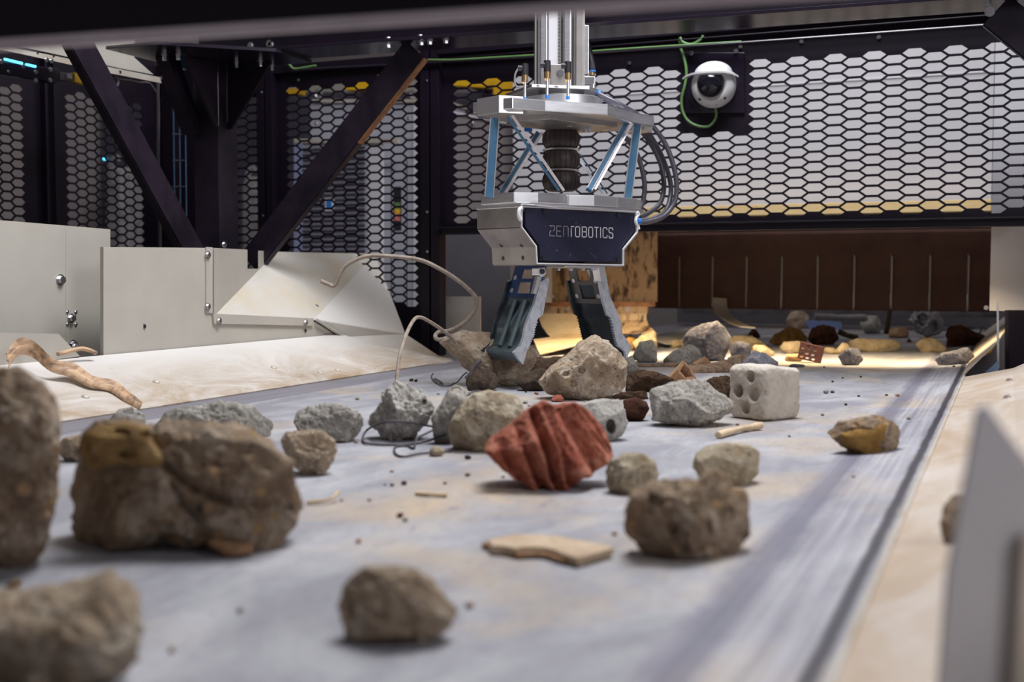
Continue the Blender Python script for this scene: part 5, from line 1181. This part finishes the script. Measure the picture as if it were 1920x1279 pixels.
obj('concrete_block', mb, 'block_pale', smooth=True, angle=180, label='pale square concrete block with four round holes in its shaded side', cat='block')
# --- perforated maroon brick, real through holes
t = thing('brick_fragment', onz(1520, 681, 0), 'broken maroon perforated brick on the lit strip', 'brick')
yy = onz(1520, 681, 0).y
pl_o = onz(1520, 681, 0); pl_n = (FH * .95 + RT * .25).normalized()
gq = lambda x, y: onplane(x, y, pl_o, pl_n)
bm = bmesh.new(); cols, rows = 4, 4
TL, TR, BR, BL = (1501, 641), (1546, 652), (1539, 682), (1495, 672)
def bil(u, v): return tuple((1 - u) * (1 - v) * TL[i] + u * (1 - v) * TR[i] + u * v * BR[i] + (1 - u) * v * BL[i] for i in (0, 1))
cache = {}
def bv(u, v):
    k = (round(u, 4), round(v, 4))
    if k not in cache: cache[k] = bm.verts.new(gq(*bil(u, v)))
    return cache[k]
for i in range(cols):
    for j in range(rows):
        u0, u1, v0, v1 = i / cols, (i + 1) / cols, j / rows, (j + 1) / rows
        O = [bv(u0, v0), bv(u1, v0), bv(u1, v1), bv(u0, v1)]
        if (i == 3) or (j == 0 and i == 0): bm.faces.new(O); continue
        sh = .35 * (u1 - u0) * (1 if j % 2 else -1) * .3
        I = [bm.verts.new(gq(*bil(u0 + (u1 - u0) * a + sh, v0 + (v1 - v0) * b))) for a, b in ((.30, .24), (.84, .24), (.70, .76), (.16, .76))]
        for k in range(4): bm.faces.new((O[k], O[(k + 1) % 4], I[(k + 1) % 4], I[k]))
ret = bmesh.ops.extrude_face_region(bm, geom=bm.faces[:]); 
for v in [g for g in ret['geom'] if isinstance(g, bmesh.types.BMVert)]: v.co += pl_n * .035
bm.verts.index_update(); mb = MB().add([v.co.copy() for v in bm.verts], [tuple(v.index for v in f.verts) for f in bm.faces]); bm.free()
obj('brick_body', mb, 'maroon_brick', t)
# --- hollow tan brick leaning
t = thing('brick_fragment', onz(1265, 725, 0), 'leaning tan hollow brick piece with a square hole', 'brick')
dd = (onz(1265, 722, 0) - CAMP).dot(FW)
P0 = [ondep(x, y, dd) for x, y in ((1262, 700), (1281, 674), (1294, 686), (1307, 712), (1290, 716))]
axv = ondep(1230, 733, dd + .07) - ondep(1266, 694, dd)
e_ = [ondep(x, y, dd) for x, y in ((1279, 690), (1289, 691), (1292, 701), (1283, 703))]
front_ = [ondep(x, y, dd) for x, y in ((1268, 695), (1281, 674), (1296, 690), (1307, 711), (1285, 714))]
mb = MB(); c_ = sum(front_, Vector()) / 5
hole_ = [c_ + (p - c_) * .6 for p in front_]
for i in range(5):
    j = (i + 1) % 5; mb.hexa([front_[i], front_[j], hole_[j], hole_[i]], [p + axv * .9 for p in (front_[i], front_[j], hole_[j], hole_[i])])
obj('brick_body', mb, 'tan_brick', t, bevel=.003)
obj('hole_shade', MB().prism([p + axv * .6 for p in hole_], axv * .25), 'dark_rubble', t)  # shade inside the hole, painted in as a dark plug
# --- flat slab in the foreground
TZ = .013
top = [(915, 1011), (940, 1005), (972, 1001), (1010, 1002), (1047, 1004), (1110, 1016), (1154, 1026), (1115, 1037), (1080, 1046), (1054, 1037), (1040, 1031), (1022, 1026), (995, 1025), (966, 1028), (945, 1023), (922, 1022)]
P = [onz(x, y, TZ) for x, y in top]; mb = MB(); rnd = random.Random(4)
lowp = [Vector((p.x + rnd.uniform(-.004, .004), p.y + rnd.uniform(-.003, .004), .001)) for p in P]
mb.hexa(lowp, P)
t = thing('stone_tile', onz(1030, 1040, 0), 'flat tan stone tile fragment in the foreground', 'tile')
obj('tile_body', mb, 'slab_tan', t, bevel=.003, smooth=True, angle=35)
LP = [onz(x, y, .002) for x, y in ((902, 1026), (925, 1034), (950, 1038), (970, 1047), (1000, 1045), (1022, 1046), (1045, 1054), (1060, 1058), (1060, 1044), (1020, 1030), (966, 1030), (920, 1020))]
obj('split_layer', MB().prism(LP, (0, 0, .005)), 'tan_brick', t, bevel=.001)
# --- timber
def log(name, label, pts, r, mat, cat='wood', n=12, parent=None):
    P = spline(pts, 6); mb = MB().tube(P, lambda t_: r * (1 + .12 * math.sin(t_ * 9) + .06 * math.sin(t_ * 23)), n, 1)
    for v in mb.v: v += Vector((noise.noise(v * 40), noise.noise(v * 40 + Vector((9, 0, 0))), noise.noise(v * 40 + Vector((0, 9, 0))))) * r * .22
    return obj(name, mb, mat, smooth=True, angle=60, label=label, cat=cat)
def gp(px, py, z): return onz(px, py, z)
log('timber_piece', 'thick brown log behind the gripped boulder', [ondep(985, 690, 4.15), ondep(1030, 686, 4.15), ondep(1075, 684, 4.2)], .034, 'wood_log')
log('timber_piece', 'brown log lying behind the leaning hollow brick', [ondep(1285, 700, 4.2), ondep(1325, 696, 4.2), ondep(1366, 689, 4.22)], .027, 'wood_log')
log('wooden_stick', 'straight brown stick behind the fibrous clump', [ondep(1192, 689, 4.45), ondep(1230, 688, 4.45), ondep(1268, 686, 4.45)], .013, 'wood_log')
log('wooden_stick', 'short pale stick on the belt in front of the holed block', [gp(1346, 816, .008), gp(1370, 809, .009), gp(1400, 802, .009), gp(1428, 798, .010)], .0072, 'wood_pale')
log('board', 'dim grey board resting across rubble under the curtain', [ondep(1527, 594, 6.3), ondep(1570, 595, 6.3), ondep(1625, 596, 6.3)], .018, 'plastic_grey')
log('board', 'dim grey stick slanting down under the curtain', [ondep(1572, 622, 6.0), ondep(1590, 629, 6.0), ondep(1608, 634, 6.0)], .014, 'dark_rubble')
log('board', 'dim upright grey stick between curtain rocks', [ondep(1661, 626, 6.2), ondep(1666, 600, 6.2), ondep(1669, 576, 6.2)], .012, 'dark_rubble')
obj('plastic_scrap', MB().prism([ondep(x, y, 6.5) for x, y in ((1508, 603), (1530, 600), (1578, 604), (1578, 618), (1520, 618))], FH * .02), 'blue_sheet', label='dim pale blue plastic scrap behind the dark clump', cat='plastic')
log('twig', 'thin pale twig right of the big cracked boulder', [gp(575, 942, .004), gp(600, 940, .005), (gp(622, 934, .008)), gp(636, 922, .014)], .0028, 'wood_pale', n=6)
log('splinter', 'tan wood splinter lying in front of the red brick', [gp(780, 924, .004), gp(810, 926, .005), gp(838, 928, .004)], .004, 'wood_pale', n=6)
# --- wires
def wire(name, label, pts, r, mat, k=6): return obj(name, MB().tube(pts, r, 8, k), mat, smooth=True, label=label, cat='wire')
d1 = (onz(742, 720, .0) - CAMP).dot(FW)
wire('rebar_wire', 'bent rusty wire arching from the white lumpy chunk', [ondep(x, y, d) for x, y, d in ((743, 722, 3.3), (746, 690, 3.32), (751, 661, 3.35), (763, 624, 3.42), (776, 600, 3.48), (786, 595, 3.52), (800, 600, 3.55), (832, 621, 3.62), (860, 646, 3.68), (876, 656, 3.70), (891, 657, 3.72))], .0056, 'wire_rust')
wire('rebar_wire', 'long curling rusty wire rising over the cream chute', [ondep(x, y, d) for x, y, d in ((602, 527, 3.75), (613, 532, 3.75), (627, 535, 3.75), (637, 514, 3.75), (651, 496, 3.75), (685, 481, 3.75), (723, 480, 3.75), (785, 487, 3.75), (826, 505, 3.75), (860, 527, 3.75), (882, 546, 3.75), (893, 561, 3.75), (889, 584, 3.75), (868, 607, 3.75), (843, 620, 3.75), (824, 622, 3.74), (816, 630, 3.72), (822, 637, 3.7), (838, 634, 3.72))], .0068, 'wire_rust')
wire('rebar_wire', 'short pale wire stub below the held slab', [ondep(x, y, 3.55) for x, y in ((903, 676), (892, 684), (884, 698), (873, 710))], .006, 'cable_grey')
wire('loose_wire', 'thin violet looped wire on the belt', [gp(x, y, .004) for x, y in ((812, 700), (809, 706), (816, 716), (830, 720), (824, 714), (814, 710), (826, 722), (842, 723), (852, 718))], .0022, 'cable_grey')
wire('loose_wire', 'thin black wire end beside the violet loop', [ondep(x, y, 3.5) for x, y in ((846, 722), (858, 716), (868, 704), (876, 698))], .002, 'rubber_black')
wire('loose_wire', 'large thin wire loop in front of the white lumpy chunk', [gp(x, y, z) for x, y, z in ((825, 802, .02), (800, 798, .03), (760, 791, .045), (720, 792, .045), (690, 805, .02), (680, 822, .006), (690, 832, .004), (740, 834, .003), (790, 830, .004), (836, 815, .02))], .0024, 'wire_dark')
wire('loose_wire', 'tangled wire loop around the small cream pebble', [gp(x, y, z) for x, y, z in ((840, 792, .03), (805, 810, .02), (782, 822, .012), (776, 840, .004), (764, 836, .003), (742, 838, .003), (741, 850, .003), (756, 856, .003), (790, 850, .004), (840, 846, .004), (850, 840, .004))], .0024, 'wire_dark')
wire('loose_wire', 'upright thin wire crossing the narrow grey chunk', [ondep(x, y, 2.62) for x, y in ((806, 848), (818, 815), (828, 780), (837, 750))], .0028, 'wire_dark')
wire('loose_wire', 'dark wire bundle bent over the narrow grey chunk', [ondep(x, y, d) for x, y, d in ((812, 835, 2.6), (830, 805, 2.6), (850, 780, 2.6), (866, 750, 2.68), (885, 736, 2.72), (900, 734, 2.76))], .0034, 'wire_dark')
wire('loose_wire', 'pale rope end lying by the cut-corner sheet', [onx(x, y, -2.36) for x, y in ((108, 664), (125, 660), (150, 654), (165, 656), (180, 662))], .006, 'strap_web')
# --- strap
hts = [.055, .085, .075, .05, .035, .02, .014, .01, .006]
topx = [(10, 664), (33, 637), (63, 643), (100, 676), (140, 684), (173, 708), (213, 717), (240, 737), (266, 758)]
botx = [(16, 688), (36, 664), (62, 668), (95, 694), (135, 706), (168, 724), (204, 731), (230, 748), (262, 767)]
T_ = spline([onplane(x, y, SK0 + skn * h, skn) for (x, y), h in zip(topx, hts)], 6); B2 = spline([onplane(x, y, SK0 + skn * h * .55, skn) for (x, y), h in zip(botx, hts)], 6)
mb = MB(); NB = 8; vs_ = []
for a, b in zip(T_, B2):
    for k in range(NB + 1):
        f_ = k / NB; p = a.lerp(b, f_) + skn * (.006 * math.sin(f_ * 9.4) + .008 * math.sin(math.pi * f_)); vs_.append(p)
fs_ = []; L_ = len(T_)
for j in range(L_ - 1):
    for k in range(NB): i_ = j * (NB + 1) + k; fs_.append((i_, i_ + 1, i_ + NB + 2, i_ + NB + 1))
m = len(vs_); vs_ += [p - skn * .004 for p in vs_]; fs_ += [tuple(m + i for i in f[::-1]) for f in fs_]
for j in range(L_ - 1):
    for k in (0, NB): i_ = j * (NB + 1) + k; fs_.append((i_, i_ + NB + 1, m + i_ + NB + 1, m + i_))
for k in range(NB):
    fs_.append((k, m + k, m + k + 1, k + 1)); i_ = (L_ - 1) * (NB + 1) + k; fs_.append((i_, i_ + 1, m + i_ + 1, m + i_))
mb.add(vs_, fs_)
obj('webbing_strap', mb, 'strap_web', smooth=True, angle=60, label='frayed tan webbing strap draped over the left skirt', cat='strap')
# --- crumbs
crumbs = [(758, 909, 9, 'dark_rubble'), (735, 886, 5, 'tan_brick'), (877, 893, 8, 'concrete_warm'), (877, 861, 9, 'dark_rubble'), (834, 908, 5, 'dark_rubble'), (722, 911, 4, 'dark_rubble'), (693, 940, 6, 'concrete_beige'), (750, 970, 10, 'rust_lump'), (760, 978, 7, 'dark_rubble'), (672, 1018, 8, 'red_brick'), (735, 912, 6, 'dark_rubble'), (880, 1140, 11, 'tan_brick'), (450, 1148, 9, 'ochre_stone'), (322, 1222, 11, 'tan_brick'), (1152, 1004, 8, 'tan_brick'), (1184, 1039, 7, 'tan_brick'), (943, 896, 5, 'concrete_beige'), (1007, 740, 5, 'red_brick'), (1005, 739, 4, 'rust_lump'), (1098, 757, 7, 'concrete_warm'), (1195, 733, 8, 'concrete_beige'), (1383, 798, 5, 'tan_brick'), (1542, 780, 6, 'concrete_beige'), (1549, 738, 9, 'concrete_grey'), (1561, 737, 6, 'concrete_blue'), (1683, 747, 6, 'tan_brick'), (1614, 708, 4, 'dark_rubble'), (1561, 717, 4, 'dark_rubble'), (1788, 695, 4, 'dark_rubble'), (1580, 710, 3, 'dark_rubble'), (1610, 745, 4, 'dark_rubble'), (780, 716, 6, 'dark_rubble'), (771, 715, 6, 'dark_rubble'), (668, 831, 6, 'concrete_warm'), (670, 750, 6, 'concrete_beige'), (822, 740, 4, 'concrete_beige'), (821, 805, 4, 'concrete_white'), (1703, 795, 6, 'concrete_beige'), (1586, 761, 5, 'dark_rubble'), (1662, 745, 4, 'dark_rubble'), (985, 757, 7, 'concrete_grey'), (992, 762, 5, 'concrete_white'), (986, 736, 4, 'dark_rubble'), (1228, 741, 6, 'rust_lump'), (780, 760, 4, 'dark_rubble'), (640, 940, 4, 'dark_rubble'), (1600, 905, 4, 'dark_rubble'), (1480, 820, 4, 'dark_rubble'), (1345, 800, 4, 'tan_brick'), (1545, 690, 4, 'concrete_blue')]
proto = {}; rnd = random.Random(7)
V, Fc = ico(2)
for k in range(4):
    pts = [Vector(v) * (1 + .35 * noise.noise(Vector(v) * 1.3 + Vector((k * 7, 0, 0)))) for v in V]; pts = [Vector((p.x, p.y * .8, max(-.45, p.z * .6))) for p in pts]
    proto[k] = pts
meshes = {}; CR = []
for i, (px, py, s_, m) in enumerate(crumbs):
    k = i % 4; key = (k, m)
    if key not in meshes:
        me = bpy.data.meshes.new('crumb'); lo = min(p.z for p in proto[k]); me.from_pydata([(p.x, p.y, p.z - lo) for p in proto[k]], [], Fc); me.materials.append(MATS[m]); me.update(); meshes[key] = me
    o = bpy.data.objects.new('crumb', meshes[key]); COL.objects.link(o); p = onz(px, py, 0); o.location = (p.x, p.y, belt_z(p.x) + .0005)
    sc = s_ * .75 / F * (p - CAMP).dot(FW); o.scale = (sc, sc, sc); o.rotation_euler = (0, 0, rnd.uniform(0, 6.28))
    CR.append((o, px, py, m))

marks = [('the largest cracked boulder', 345, 910), ('the lone bottom centre stone', 745, 1135), ('the red grooved brick', 1030, 835), ('the flat tan tile', 1030, 1030), ('the dark pitted boulder', 1290, 965), ('the holed block', 1450, 740), ('the heart-shaped stone', 1620, 817), ('the white lumpy chunk', 750, 775), ('the gripped boulder', 1095, 695), ('the round blue-grey stone', 1595, 668), ('the grey jagged edge stone', 1790, 672), ('the cream rounded stone', 910, 790)]
cw = {'dark_rubble': 'dark', 'tan_brick': 'tan', 'concrete_warm': 'beige-grey', 'concrete_beige': 'cream', 'rust_lump': 'rust-brown', 'red_brick': 'red', 'ochre_stone': 'orange', 'concrete_grey': 'grey', 'concrete_blue': 'blue-grey', 'concrete_white': 'white'}
ordn = ['nearest', 'second nearest', 'third nearest', 'fourth nearest', 'fifth nearest', 'sixth nearest', 'seventh nearest']
buckets = {}
for o, px, py, m in CR:
    d_, mk = min((math.hypot(px - x, (py - y) * 1.6), nm) for nm, x, y in marks); buckets.setdefault((cw[m], mk), []).append((d_, o))
for (c_, mk), L in buckets.items():
    for i, (d_, o) in enumerate(sorted(L, key=lambda q: q[0])):
        link(o, 'tiny %s crumb on the belt, %s to %s' % (c_, ordn[min(i, 6)], mk), 'crumb', 'crumbs scattered on the belt')
